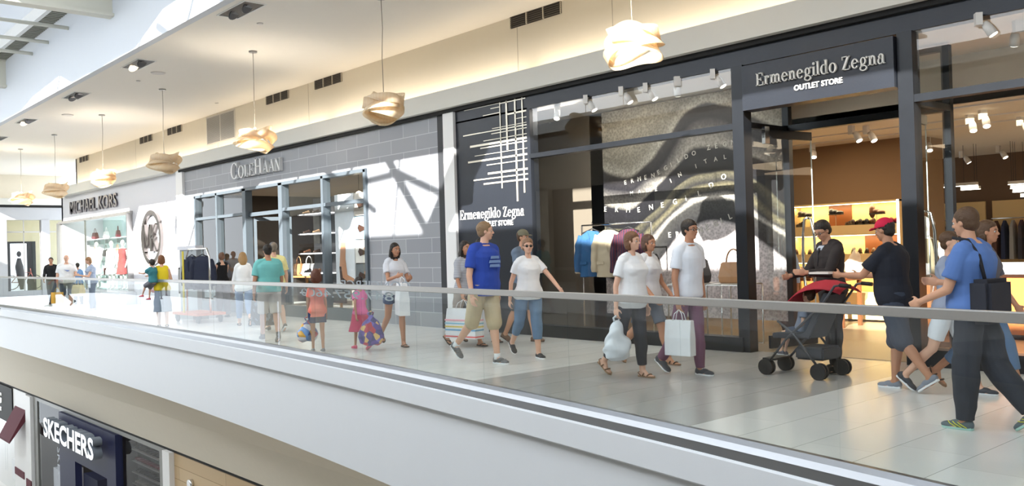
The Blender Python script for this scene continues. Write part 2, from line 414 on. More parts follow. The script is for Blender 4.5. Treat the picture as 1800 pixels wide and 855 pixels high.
    if bottom:
        kind = bottom['k']; t = B(); inf = bottom.get('inf', .014)
        if kind in ('shorts', 'pants', 'capri', 'leggings'):
            ln = bottom.get('len', {'shorts': 1.0, 'pants': 1.95, 'capri': 1.55, 'leggings': 1.8}[kind])
            torso(t, inf*.8, -.09, bottom.get('waist', .05), 0, False)
            for nm in 'LR':
                hp, kn, an, fd, fu = J[nm]; k2 = bottom.get('wide', 1)
                t.ell(hp, (rt+inf*.7,)*3)
                if ln <= 1.001: q = hp.lerp(kn, ln); t.tube([hp, q], [rt+inf, (rt+(rk-rt)*ln)*k2+inf*1.8], 16)
                else:
                    t.tube([hp, kn], [rt+inf, rk*k2+inf*1.7], 16); t.ell(kn, (rk*k2+inf*1.7,)*3); q = kn.lerp(an + Vector((0, 0, -.02)), ln-1)
                    rr = (rc*1.02*k2+inf) ; t.tube([kn, kn.lerp(q, .4), q], [rk*k2+inf*1.7, rr+inf*.5, max(ra, rc+(ra-rc)*(ln-1))*k2+inf*bottom.get('cuff', 1.1)], 16)
        elif kind == 'skirt':
            lenr = bottom.get('len', .45); rg = []
            for i in range(7):
                u = i/6; h = bottom.get('waist', .08) - u*(lenr/s)
                sp = abs(J['L'][1].x - J['R'][1].x)*u*.3
                rg.append(ered(pel + Vector((0, 0, h*s)) + fwd*.0, (.105*s*wf + .06*u + sp), (.14*s*wf + bottom.get('flare', .07)*u + .02), Vector((0, 0, 1)), Vector((1, 0, 0)), 20, 2))
            t.ring(rg)
        child_(bottom.get('name', kind if kind != 'pants' else 'trousers'), remesh(t.bm, max(vox, .009), 1, wr=bottom.get('wr', .006), seed=int(abs(px))+2), bottom.get('mat') or C_(bottom['c'], .85))
    if shoes:
        for nm in 'LR':
            hp, kn, an, fd, fu = J[nm]; fm = Matrix((fd, Vector((0, 1, 0)), fu)).transposed(); so_ = an - fu*(L['ank'])
            sc_ = s*(1.0)
            def fp(x, y, z): return so_ + fm @ (Vector((x, y, z))*sc_)
            outl = [(-.065, 0), (-.055, .03), (0, .034), (.06, .04), (.12, .046), (.165, .036), (.19, .0), (.165, -.036), (.12, -.046), (.06, -.038), (0, -.032), (-.055, -.03)]
            sole = B(); sole.prism([fp(x, y, -.001) for x, y in outl], fu*.022*sc_)
            kind = shoes['k']
            so_o = sole.build('shoe', C_(shoes.get('sole', (.7, .7, .7)), .7), body, bev=.004)
            if kind in ('sneaker', 'slipon', 'dress'):
                u = B(); hgt = .085 if kind == 'sneaker' else .068
                u.ell(fp(-.015, 0, .04), Vector((.055, .039, hgt*.62))*sc_, fm); u.ell(fp(.05, 0, .035), Vector((.08, .041, .042))*sc_, fm); u.ell(fp(.12, 0, .026), Vector((.072, .045, .03))*sc_, fm)
                def flat_(a, so_=so_, fu=fu): 
                    d = (a-np.array(so_))@np.array(fu); d2 = np.maximum(d, .012*sc_); return a + np.outer(d2-d, np.array(fu))
                link('shoe_upper', remesh(u.bm, .006, 1, fn=flat_), shoes.get('mat') or C_(shoes['c'], .6), so_o)
                if shoes.get('lace'):
                    la = B()
                    for j in range(4): la.tube([fp(.045+j*.02, -.022, .072-j*.009), fp(.05+j*.02, 0, .079-j*.009), fp(.045+j*.02, .022, .072-j*.009)], .003, 5)
                    la.build('lace', C_(shoes['lace'], .6), so_o)
                if shoes.get('trim'):
                    la = B()
                    for sd in (1, -1):
                        for j in range(3): la.tube([fp(-.03+.04*j, sd*.042, .02), fp(.02+.04*j, sd*.0425, .045), fp(.05+.035*j, sd*.028, .06)], .0035, 5)
                    la.build('shoe_stripe', C_(shoes['trim'], .5), so_o)
            else:
                u = B()
                if kind == 'sandal':
                    for xx in (.03, .1): u.tube([fp(xx, -.046, .02), fp(xx+.01, -.03, .052-xx*.15), fp(xx+.015, .0, .064-xx*.2), fp(xx+.01, .03, .052-xx*.15), fp(xx, .046, .02)], .009*sc_, 6)
                    u.tube([fp(0, -.036, .02), fp(-.05, -.03, .05), fp(-.062, 0, .055), fp(-.05, .03, .05), fp(0, .036, .02)], .006*sc_, 6)
                else: 
                    for sd in (1, -1): u.tube([fp(.13, .01, .022), fp(.11, .012*sd, .045), fp(.05, .042*sd, .02)], .007*sc_, 6)
                u.build('strap', C_(shoes['c'], .6), so_o)
            if shoes.get('sock'):
                sk = B(); sk.tube([fp(0, 0, .05), an + fu*.05*s], [ra*1.15, ra*1.12], 12); sk.build('sock', C_(shoes['sock'], .9), body)
    X = dict(body=body, hc=hc, hk=hk, hrot=hrot, hp=hp_, A=A, J=J, tp=tp, s=s, pel=pel, base=base, head=head, au=au, ae=ae, aw=aw, fwd=fwd)
    X['M'] = Matrix.Translation(base) @ Matrix.Rotation(R(head), 4, 'Z')
    X['hand'] = {sd: X['M'] @ (A[sd][2] + A[sd][3]*.095*s) for sd in (1, -1)}
    if 'glasses' in extras or 'sunglasses' in extras:
        g = B()
        for sd in (1, -1): 
            if 'sunglasses' in extras: g.ell(hp_(.74, sd*.26, .02), Vector((.03, .2, .15))*hk, hrot, 10)
            else: g.tube([hp_(.76, sd*.26+.17*math.cos(t_), .02+.12*math.sin(t_)) for t_ in np.linspace(0, 6.28, 13)], .018*hk, 5)
            g.tube([hp_(.72, sd*.42, .06), hp_(.5, sd*.6, .06), hp_(-.05, sd*.68, .05)], .022*hk, 5)
        g.tube([hp_(.78, .1, .05), hp_(.78, -.1, .05)], .02*hk, 5)
        g.build('glasses', C_((.02, .02, .02), .2), body)
    for ex in extras:
        if isinstance(ex, dict) and 'cap' in ex:
            g = B(); g.ell(hp_(-.1, 0, .35), Vector((.9, .74, .8))*hk, hrot, 20)
            def crop(a):
                q = (a-np.array(hc))@np.array(hrot); q[:, 2] = np.maximum(q[:, 2], .26*hk + 0*q[:, 2]); return q@np.array(hrot).T + np.array(hc)
            cm = C_(ex['cap'], .8)
            c_o = child_('cap', remesh(g.bm, .008, 1, fn=crop), cm)
            g = B(); fdir = -1 if ex.get('back') else 1
            g.ring([[hp_(fdir*x, y, z+zz) for x, y, z in ((.5, -.6, .3), (.9, -.55, .3), (1.25, -.3, .22), (1.36, 0, .2), (1.25, .3, .22), (.9, .55, .3), (.5, .6, .3))] for zz in (0, .07)], smooth=False)
            g.build('cap_brim', cm, c_o)
    return X
# ------------------------------------------------------------------ building: measures in metres, shopfronts run along X at y = 10.6
SF, CEIL, BY, ROOF = 10.6, 5.75, 6.2, 7.5
def ry(X): return -1.13404e-06*X**4 - .000154564*X**3 - .00843718*X*X - .231776*X + 4.92235   # line of the curved slab edge
white = M('white_paint', sr(236, 236, 234), .55, var=.015)
fasc = M('fascia_paint', sr(224, 227, 231), .5, var=.01)
cream = M('cream_paint', sr(228, 219, 200), .7, var=.015)
ceilm = M('ceiling_paint', sr(238, 233, 224), .8, var=.01)
ledge = M('ledge_paint', sr(214, 213, 206), .6, var=.015)
soff = M('soffit_paint', sr(240, 233, 218), .7, var=.02)
blackm = M('shadow_gap_black', (.01, .01, .01), .8)
zdark = M('dark_steel_cladding', sr(38, 42, 50), .38, metal=.3, var=.12, scale=2.5, bump=.05)
steel = M('brushed_steel', (.42, .41, .40), .35, metal=.9, var=.08, scale=30)
chrome = M('chrome', (.75, .75, .76), .1, metal=1)
frame_b = M('black_steel_frame', sr(34, 37, 42), .35, metal=.4, var=.2, scale=5)
chframe = M('grey_steel_frame', sr(92, 102, 110), .45, metal=.2, var=.06)
gclear = glass('shop_glass', (.93, .95, .94), 0, 1.3)
grail = glass('balustrade_glass', (.93, .96, .955), 0, 1.0, .03)
gedge = M('glass_edge', sr(60, 110, 104), .2)
# floor finish: pale porcelain planks with a grey zone
fm = bpy.data.materials.new('porcelain_floor'); fm.use_nodes = True; nt = fm.node_tree; N = nt.nodes.new; Lk = nt.links.new
bs = nt.nodes['Principled BSDF']; tc = N('ShaderNodeTexCoord'); sp = N('ShaderNodeSeparateXYZ'); Lk(tc.outputs['Object'], sp.inputs[0])
def mth(op, a, b=None, c=None):
    n = N('ShaderNodeMath'); n.operation = op
    for i, v in enumerate((a, b, c)):
        if v is None: continue
        if isinstance(v, (int, float)): n.inputs[i].default_value = v
        else: Lk(v, n.inputs[i])
    return n.outputs[0]
tx = mth('MULTIPLY_ADD', sp.outputs['X'], 1/.5225, 2.5/.5225); fx = mth('FRACT', tx); cellx = mth('FLOOR', tx)
offy = mth('FRACT', mth('MULTIPLY', mth('SINE', mth('MULTIPLY', cellx, 12.9)), 43.7))
ty = mth('MULTIPLY_ADD', sp.outputs['Y'], 1/1.2, offy); fy = mth('FRACT', ty); celly = mth('FLOOR', ty)
lx = mth('LESS_THAN', fx, .008); ly = mth('LESS_THAN', fy, .003); ln_ = mth('MAXIMUM', lx, mth('MULTIPLY', ly, .5))
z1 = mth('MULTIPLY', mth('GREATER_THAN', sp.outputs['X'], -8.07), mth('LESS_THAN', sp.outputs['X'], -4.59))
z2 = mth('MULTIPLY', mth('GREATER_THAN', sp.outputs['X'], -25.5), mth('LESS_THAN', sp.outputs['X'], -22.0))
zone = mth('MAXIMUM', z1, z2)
wn = N('ShaderNodeTexWhiteNoise'); wn.noise_dimensions = '2D'; cb = N('ShaderNodeCombineXYZ'); Lk(cellx, cb.inputs[0]); Lk(celly, cb.inputs[1]); Lk(cb.outputs[0], wn.inputs['Vector'])
ns = N('ShaderNodeTexNoise'); ns.inputs['Scale'].default_value = 3; Lk(tc.outputs['Object'], ns.inputs['Vector'])
def mixc(f, a, b):
    m = N('ShaderNodeMix'); m.data_type = 'RGBA'
    Lk(f, m.inputs[0])
    for i, v in ((6, a), (7, b)):
        if isinstance(v, tuple): m.inputs[i].default_value = (*v, 1)
        else: Lk(v, m.inputs[i])
    return m.outputs[2]
tone = mth('ADD', mth('MULTIPLY', wn.outputs['Value'], .55), mth('MULTIPLY', ns.outputs['Fac'], .5))
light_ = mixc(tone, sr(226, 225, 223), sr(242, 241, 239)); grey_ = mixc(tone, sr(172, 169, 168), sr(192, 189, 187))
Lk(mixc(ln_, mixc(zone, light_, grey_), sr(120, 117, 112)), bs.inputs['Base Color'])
bs.inputs['Roughness'].default_value = .22; bs.inputs['Specular IOR Level'].default_value = .5
xs_ = [x for x in np.arange(-60, 3.01, 1.0)]
b = B(); cv = [(x, ry(x)) for x in xs_]
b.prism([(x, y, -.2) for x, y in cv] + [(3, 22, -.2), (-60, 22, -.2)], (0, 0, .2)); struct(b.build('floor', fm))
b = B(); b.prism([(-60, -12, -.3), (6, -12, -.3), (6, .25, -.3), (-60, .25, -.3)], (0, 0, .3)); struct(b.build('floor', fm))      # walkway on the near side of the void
b = B(); b.box(-60, 6, -12, 24, -8.3, -8.2); struct(b.build('floor', M('lower_floor', sr(200, 196, 188), .4)))
# slab edge: steel shoe, white nosing, recess, deep fascia, sloping soffit, lower bulkhead
def sweep(name, prof, mat, smooth=False):
    b = B(); rg = []
    pts = list(np.arange(-60, 3.01, .6))
    bm = b.bm; prev = None
    for x in pts:
        y = ry(x); d = Vector((1, (ry(x+.01)-ry(x-.01))/.02, 0)).normalized(); n = Vector((d.y, -d.x, 0))
        row = [bm.verts.new((x + n.x*o, y + n.y*o, z)) for o, z in prof]
        if prev:
            for i in range(len(row)-1):
                f = bm.faces.new((prev[i], row[i], row[i+1], prev[i+1])); f.smooth = smooth
        prev = row
    return b.build(name, mat)
tag(sweep('trim_1', [(-.03, .0), (-.03, .035), (.02, .035), (.05, .0), (.075, -.045), (.085, -.12), (.0, -.14)], M('steel_shoe', (.30, .31, .33), .3, metal=.85, var=.03)), kind='structure')
tag(sweep('trim_2', [(.0, -.11), (.10, -.118), (.115, -.13), (.115, -.36), (.10, -.375), (-.02, -.375)], fasc), kind='structure')
tag(sweep('wall_edge', [(.02, -.37), (.02, -1.55), (-.12, -1.55)], fasc), kind='structure')
A_ = [(x, ry(x)+.02, -1.55) for x in (-52, -45, -37.8, -26.5, -19.6, -14.5, -13.5, -9.9, -6, -2, 3)]
pxB = [(-110, 655), (-50, 661), (5, 668), (161, 689), (291, 721), (385, 749), (420, 761), (560, 808), (760, 880), (1050, 990), (1500, 1200)]
pxC = [(-110, 626), (-50, 650), (5, 672), (161, 735), (291, 787), (385, 824), (420, 838), (560, 893), (760, 975), (1050, 1090), (1500, 1270)]
b = B(); bm = b.bm
xsL = np.linspace(-52, 2, 40)
def lowB(x):   # height of the bulkhead's upper edge at y = 8.3
    return float(np.interp(x, [-52, -38, -24.7, -19.6, -17.3, -10, 2], [-2.45, -2.45, -2.45, -2.45, -2.45, -2.45, -2.45]))
ra = [bm.verts.new((x, ry(x)-.0, -1.545)) for x in xsL]; rb = [bm.verts.new((x, 8.3, lowB(x))) for x in xsL]; rc_ = [bm.verts.new((x, 9.0, -3.64)) for x in xsL]; rd = [bm.verts.new((x, 9.3, -3.64)) for x in xsL]
for u, v in ((ra, rb), (rb, rc_), (rc_, rd)):
    for i in range(len(u)-1):
        f = bm.faces.new((u[i], u[i+1], v[i+1], v[i])); f.smooth = u is ra
b.build('ceiling', soff)['kind'] = 'structure'
# mall ceiling, atrium bulkhead, upper wall, cove ledge
b = B(); b.box(-52, 4, BY+.01, 12.4, CEIL, CEIL+.15); struct(b.build('ceiling', ceilm))
b = B(); b.box(-60, 4, BY, BY+.15, CEIL-.004, ROOF+.4); struct(b.build('wall_bulkhead', M('bulkhead_paint', sr(206, 211, 218), .6, var=.01)))
b = B(); b.box(-39.0, 4, SF+.2, SF+.35, 4.5, CEIL); b.box(-39.0, -38.85, SF+.2, 13, 4.5, CEIL); struct(b.build('wall_back', cream))
b = B()
for x in (-31.9, -25.0, -19.6, -11.9, -9.6, -4.3): b.box(x, x+.006, SF+.196, SF+.2, 4.6, CEIL)
struct(b.build('trim_3', M('joint_line', sr(170, 160, 145), .8)))
b = B(); b.box(-40.4, 4, 10.38, SF+.3, 4.27, 4.56); b.box(-40.4, 4, 10.38, 10.42, 4.56, 4.62); b.box(-40.4, -40.2, 10.38, 13, 4.27, 4.6); struct(b.build('trim_4', ledge))
b = B(); b.box(-27.3, 4, 10.5, 10.9, 4.2, 4.28); struct(b.build('trim_5', blackm))
for x in (-36, -29, -22, -15, -8, -1):
    area('cove_light', (x, 10.6, 4.63), (R(180-25), 0, 0), 6.8, .12, 20, (1, .84, .64))
# roof over the void
deck = M('roof_deck', sr(150, 150, 138), .6)
b = B(); b.box(-60, 4, 5.85, BY+.1, ROOF, ROOF+.1)
for k in range(400):
    x = -60 + k*.16; b.box(x, x+.07, 5.85, BY, ROOF-.05, ROOF)
struct(b.build('trim_6', deck))
b = B(); b.box(-60, 4, 5.75, 5.85, ROOF-.05, ROOF+.5); struct(b.build('trim_7', white))
# frosted roof glazing beside the bulkhead: scatters the sun, lets soft daylight through; unseen edge notched to shape the sun patches
fr_ = bpy.data.materials.new('frosted_roof_glazing'); fr_.use_nodes = True; nt = fr_.node_tree; pb = nt.nodes['Principled BSDF']; pb.inputs['Base Color'].default_value = (.8, .82, .85, 1)
t_ = nt.nodes.new('ShaderNodeBsdfTranslucent'); t_.inputs[0].default_value = (.55, .58, .62, 1); m_ = nt.nodes.new('ShaderNodeMixShader'); m_.inputs[0].default_value = .35
nt.links.new(pb.outputs[0], m_.inputs[1]); nt.links.new(t_.outputs[0], m_.inputs[2]); nt.links.new(m_.outputs[0], nt.nodes['Material Output'].inputs[0])
b = B(); b.prism([(-60, 5.76, 7.75), (-60, 2.35, 7.75), (-25.8, 2.35, 7.75), (-24.6, 2.75, 7.75), (-22.2, 3.0, 7.75), (-20.9, 2.35, 7.75), (-16.6, 2.35, 7.75), (-15.4, 3.2, 7.75), (-12.4, 3.3, 7.75), (-12.4, 2.35, 7.75), (4, 2.35, 7.75), (4, 5.76, 7.75)], (0, 0, .03)); struct(b.build('window_13', fr_))
b = B(); b.box(-14, 4, -2.2, -.55, ROOF, ROOF+.2); struct(b.build('ceiling', white))  # unseen roof strip added; its edge cuts the sun patch off below
steelw = M('roof_steel_paint', sr(222, 219, 205), .5, var=.02)
for k, x in enumerate((-38.4, -28.9, -19.4, -9.9)):
    b = B(); b.box(x-.3, x, -2, BY, 6.66, 6.72); b.box(x-.19, x-.11, -2, BY, 6.72, 7.42); b.box(x-.3, x, -2, BY, 7.42, 7.5)
    b.box(x-.02, x, 5.8, BY, 6.7, 7.5) if False else None
    struct(b.build('beam', steelw))
for x in (-33.6, -26.0, -24.45, -22.7, -16.9, -14.4):
    b = B(); b.tube([(x, BY, 7.09), (x, -2, 7.09)], .045, 8); struct(b.build('roof_rod', steelw))
def wallshadow(px, py):   # a point of the roof truss lies on the sun's line through this point of the wall
    p = at(px, py, Y=SF); k = (7.75-p.z)/-SUN_DIR.z; return p - SUN_DIR*k
b = B()
for p, q, wd in (((668, 255), (766, 436), .15), ((620, 325), (700, 305), .11), ((700, 305), (800, 352), .11), ((704, 262), (690, 440), .05), ((560, 290), (660, 372), .1), ((645, 330), (520, 420), .1)):
    b.bar(wallshadow(*p), wallshadow(*q), wd)
struct(b.build('roof_truss', steelw))
b = B(); b.box(-60, 4, -2.3, -2.15, CEIL, ROOF+.3); b.box(-60, 4, -7.2, -2.15, CEIL, CEIL+.15); struct(b.build('wall_opposite', white))
b = B(); b.box(-60, 4, -7.3, -7, 4.3, CEIL); b.box(-60, 6, -7.05, -6.9, 4.2, 4.6)
for k in range(9): b.box(-58+k*7, -57.2+k*7, -7.2, -6.9, 0, 4.3)
struct(b.build('wall_opposite_shops', cream))
b = B(); b.box(-60, 6, -7.6, -7.3, 0, 4.3); struct(b.build('wall_opposite_glazing', M('far_shop_dark', sr(60, 58, 56), .2)))
b = B(); b.box(4, 4.3, -8, 22, -8.2, 8); struct(b.build('wall_right', white))
b = B(); b.box(-60, 4, -8, -7.7, -8.2, 0); struct(b.build('wall_opposite_lower', cream))
# recessed ceiling lamps, sensors, vents
slot = M('recess_black', (.012, .012, .014), .5); lampglow = M('lamp_glow', (1, .86, .62), emit=1.6)
def downlight(px, py, lit=False):
    p = at(px, py, Z=CEIL)
    g = empty('ceiling_light', DL[len(done_dl)], 'ceiling light', (p.x, p.y, CEIL), 0, 'recessed ceiling lights'); done_dl.append(1)
    b = B(); b.box(-.56, .56, -.2, -.18, -.012, 0); b.box(-.56, .56, .18, .2, -.012, 0); b.box(-.56, -.53, -.18, .18, -.012, 0); b.box(.53, .56, -.18, .18, -.012, 0); b.build('frame', white, g)
    b = B(); b.box(-.53, .53, -.18, .18, -.004, 0); b.build('housing', slot, g)
    for sx in (-.26, .26):
        b = B(); b.tube([(sx, 0, -.004), (sx+.01, .008, -.016)], [.14, .13], 16); b.tube([(sx+.01, .008, -.016), (sx+.011, .009, -.019)], .1, 14); b.build('lamp', lampglow if lit and sx < 0 else M('lamp_can', (.06, .06, .065), .3, metal=.6), g)
done_dl = []
DL = ['recessed twin ceiling lamp nearest the camera', 'recessed twin ceiling lamp with a lit bulb, second nearest', 'recessed twin ceiling lamp third along the ceiling edge', 'recessed twin ceiling lamp fourth along the ceiling edge', 'recessed twin ceiling lamp at the left edge of the photo']
for i, (px, py) in enumerate(((424, 17), (243, 113), (134, 168), (47, 213), (-2, 243))): downlight(px, py, i in (1, 3))
for px, py, r_, lb in ((278, 128, .16, 'flat round white speaker in the ceiling by the second lamp'), (119, 202, .16, 'flat round white speaker in the ceiling by the third lamp'), (457, 41, .06, 'small round sprinkler cap on the ceiling near the front'), (243, 142, .05, 'small round sprinkler cap beside the ceiling speaker'), (381, 181, .05, 'small round sprinkler cap above the louvred wall panel')):
    p = at(px, py, Z=CEIL); b = B(); b.tube([(0, 0, 0), (0, 0, -.02)], [r_, r_*.9], 20)
    tag(b.build('ceiling_speaker' if r_ > .1 else 'sprinkler_cap', M('speaker_white', sr(214, 210, 206), .6), None, (p.x, p.y, CEIL)), lb, 'speaker' if r_ > .1 else 'sprinkler')
ventm = M('vent_dark', sr(58, 52, 46), .7); ventf = M('vent_frame', sr(196, 186, 168), .6)
VL = ['dark three-bay wall vent at the top above the display window', 'dark three-bay wall vent between the fourth and fifth pendants, right one', 'dark three-bay wall vent right of the louvred panel', 'dark wall vent left of the louvred panel', 'dark wall vent over the round emblem, second from the far end', 'dark wall vent at the far end of the long wall']
for i, (x0, x1) in enumerate(((-12.06, -10.75), (-19.25, -17.99), (-21.84, -20.6), (-28.86, -27.67), (-31.42, -30.23), (-38.41, -37.22))):
    g = empty('wall_vent', VL[i], 'vent', (x0, SF+.2, 5.54), 0, 'wall vents'); wv = x1-x0
    b = B(); b.box(0, wv, -.01, 0, 0, .22); b.build('backing', ventm, g)
    for k in range(4): b = B(); x = k*wv/3; b.box(max(0, x-.015), min(wv, x+.015), -.03, -.01, 0, .22); b.build('divider', ventf, g)
    b = B()
    for k in range(6): b.bar((0, -.022, .02+k*.037), (wv, -.022, .02+k*.037), .012, .012)
    b.build('louvres', M('vent_slat', sr(96, 88, 78), .6), g)
g = empty('louvred_panel', 'large pale grey louvred access panel high on the cream wall', 'vent panel', (-25.76, SF+.2, 4.88))
b = B(); b.box(0, 1.98, -.015, 0, 0, .83); b.build('frame', M('louvre_frame', sr(205, 200, 190), .6), g)
b = B()
for k in range(27):
    for x0 in (.05, 1.02): b.box(x0, x0+.9, -.022, -.015, .04+k*.028, .055+k*.028)
b.build('slats', M('louvre_grey', sr(150, 146, 140), .6), g)
# pendant lamps: overlapping bent veneer bands around a bulb
ven = bpy.data.materials.new('wood_veneer'); ven.use_nodes = True; nt2 = ven.node_tree; vb = nt2.nodes['Principled BSDF']
vb.inputs['Base Color'].default_value = (*sr(232, 205, 165), 1); vb.inputs['Roughness'].default_value = .5
tr = nt2.nodes.new('ShaderNodeBsdfTranslucent'); tr.inputs[0].default_value = (*sr(255, 242, 220), 1); mx2 = nt2.nodes.new('ShaderNodeMixShader'); mx2.inputs[0].default_value = .65
wv_ = nt2.nodes.new('ShaderNodeTexWave'); wv_.inputs['Scale'].default_value = 6; wv_.inputs['Distortion'].default_value = 5; tcv = nt2.nodes.new('ShaderNodeTexCoord'); nt2.links.new(tcv.outputs['Object'], wv_.inputs['Vector'])
mv = nt2.nodes.new('ShaderNodeMix'); mv.data_type = 'RGBA'; mv.inputs[6].default_value = (*sr(240, 226, 202), 1); mv.inputs[7].default_value = (*sr(250, 243, 228), 1); nt2.links.new(wv_.outputs['Fac'], mv.inputs[0]); nt2.links.new(mv.outputs[2], vb.inputs['Base Color'])
nt2.links.new(vb.outputs[0], mx2.inputs[1]); nt2.links.new(tr.outputs[0], mx2.inputs[2]); nt2.links.new(mx2.outputs[0], nt2.nodes['Material Output'].inputs[0])
def band(tilt, az, rad, wdt, phase, dz):
    b = B(); bm = b.bm; rot = Matrix.Rotation(az, 3, 'Z') @ Matrix.Rotation(tilt, 3, 'X'); prev = None; n = 40; first = None
    for k in range(n):
        t = 2*math.pi*k/n; rr = rad*(1+.10*math.sin(2*t+phase)); wz = .035*math.sin(2*t+phase*2)
        lean = .75*math.sin(t+phase)
        ra_ = [rot @ Vector(((rr + s_*wdt*math.sin(lean))*math.cos(t), (rr + s_*wdt*math.sin(lean))*math.sin(t)*.95, wz + s_*wdt*math.cos(lean))) + Vector((0, 0, dz)) for s_ in (-.5, 0, .5)]
        row = [bm.verts.new(p) for p in ra_]
        if prev:
            for i in (0, 1): f = bm.faces.new((prev[i], row[i], row[i+1], prev[i+1])); f.smooth = True
        else: first = row
        prev = row
    for i in (0, 1): f = bm.faces.new((prev[i], first[i], first[i+1], prev[i+1])); f.smooth = True
    return b
PX = [-36.36, -31.86, -26.92, -22.18, -17.12, -12.35, -6.97]; LIT = [1, 0, 1, 0, 1, 0, 1]
PL = ['glowing bent-wood pendant lamp farthest along the row', 'unlit bent-wood pendant lamp second from the far end', 'glowing bent-wood pendant lamp above the white shop facade', 'unlit bent-wood pendant lamp fourth from the far end', 'glowing bent-wood pendant lamp just right of the louvred panel', 'unlit bent-wood pendant lamp hanging above the grey tiled wall', 'large glowing bent-wood pendant lamp nearest the camera at top']
proto = {}
bulbm = M('bulb', (1, .82, .55), emit=30); bulboff = M('bulb_off', (.8, .8, .78), .3)
for i, x in enumerate(PX):
    g = empty('pendant_lamp', PL[i], 'pendant lamp', (x, 8.19, CEIL), R((0, 25, 60, 10, -15, 35, 80)[i]), 'bent-wood pendant lamps')
    b = B(); b.tube([(0, 0, 0), (0, 0, -.03)], .085, 18); b.build('canopy', steel, g)
    b = B(); b.tube([(0, 0, -.03), (.012, 0, -.5), (-.01, 0, -1.0), (0, 0, -1.6)], .006, 6); b.build('cord', M('cord', (.25, .22, .18), .7), g)
    sh_ = empty('s', None, None); 
    bpy.data.objects.remove(sh_)
    zc = -1.83
    for j, (tl, az, rd_, wd_, ph, dz_) in enumerate(((.3, .2, .32, .19, 0, .09), (-.32, 1.3, .34, .2, 1.5, -.01), (.24, 2.6, .31, .19, 3, -.11), (-.4, .3, .32, .17, 4, .02), (.16, 1.9, .25, .16, 2, .13))):
        bb = band(tl, az, rd_, wd_, ph, zc+dz_)
        if j not in proto: proto[j] = bb.build('veneer_band', ven, g); bmod = proto[j].modifiers.new('thick', 'SOLIDIFY'); bmod.thickness = .004
        else: bb.bm.free(); c = proto[j].copy(); COL.objects.link(c); c.parent = g
    b = B(); b.ell((0, 0, zc), (.06, .06, .07)); b.tube([(0, 0, zc+.06), (0, 0, -1.58)], .02, 8); b.build('bulb', bulbm if LIT[i] else bulboff, g)
    if LIT[i]:
        l = bpy.data.lights.new('pendant_bulb', 'POINT'); l.energy = 170; l.color = (1, .88, .72); l.shadow_soft_size = .08
        lo = bpy.data.objects.new('pendant_bulb', l); COL.objects.link(lo); lo.location = (x, 8.19, CEIL+zc); 
# railing
joints = [(7, 543), (32.7, 544), (60.2, 546), (87.1, 549), (115.2, 553), (146.6, 557), (177.8, 561), (211, 566), (248.2, 571), (288.3, 578), (331, 585), (377.4, 592), (430.9, 600), (490, 611), (556.3, 624), (638.7, 638), (734.6, 658), (852, 682), (1002.5, 713), (1200.9, 757), (1478.8, 816), (1890, 920)]
JX = []
for px, py in joints:
    d = FW*FPX + RT*(px-900) - UP*(py-427.5); lo_, hi = .001, .2
    t = .002
    while t < .2 and t*d.y < ry(t*d.x): t += .00001
    JX.append(t*d.x)
JX = [JX[0]-1.6*k for k in range(6, 0, -1)] + JX + [JX[-1]+1.2, JX[-1]+2.6]
RAIL = empty('balustrade', 'long curved balustrade of clear glass panels with a brushed steel handrail', 'balustrade')
for i in range(len(JX)-1):
    x0, x1 = JX[i]+.003, JX[i+1]-.003; p = Vector((x0, ry(x0), 0)); q = Vector((x1, ry(x1), 0)); n = (q-p).normalized().cross(Vector((0, 0, 1)))*.005
    b = B(); v = [b.bm.verts.new(c) for c in (p-n, q-n, q+n, p+n)] ; v2 = [b.bm.verts.new(u.co + Vector((0, 0, 1.021))) for u in v]
    for k in range(4): b.bm.faces.new((v[k], v[(k+1) % 4], v2[(k+1) % 4], v2[k])).material_index = (0, 1, 0, 1)[k]
    b.bm.faces.new(v2).material_index = 1; b.bm.faces.new(v[::-1]).material_index = 1
    b.build('glass_panel', [grail, gedge], RAIL)
b = B(); rgs = []
for x in np.arange(-45, 3.01, .5):
    y = ry(x); d = Vector((1, (ry(x+.01)-ry(x-.01))/.02, 0)).normalized(); n = Vector((d.y, -d.x, 0))
    rgs.append([Vector((x, y, 1.05)) + n*u*.027 + Vector((0, 0, v_*.032)) for u, v_ in ((-1, -.8), (-.8, -1), (.8, -1), (1, -.8), (1, .8), (.8, 1), (-.8, 1), (-1, .8))])
b.ring(rgs, smooth=False)
b.build('handrail', M('handrail_steel', (.5, .485, .465), .33, metal=.75, var=.04, scale=40), RAIL)
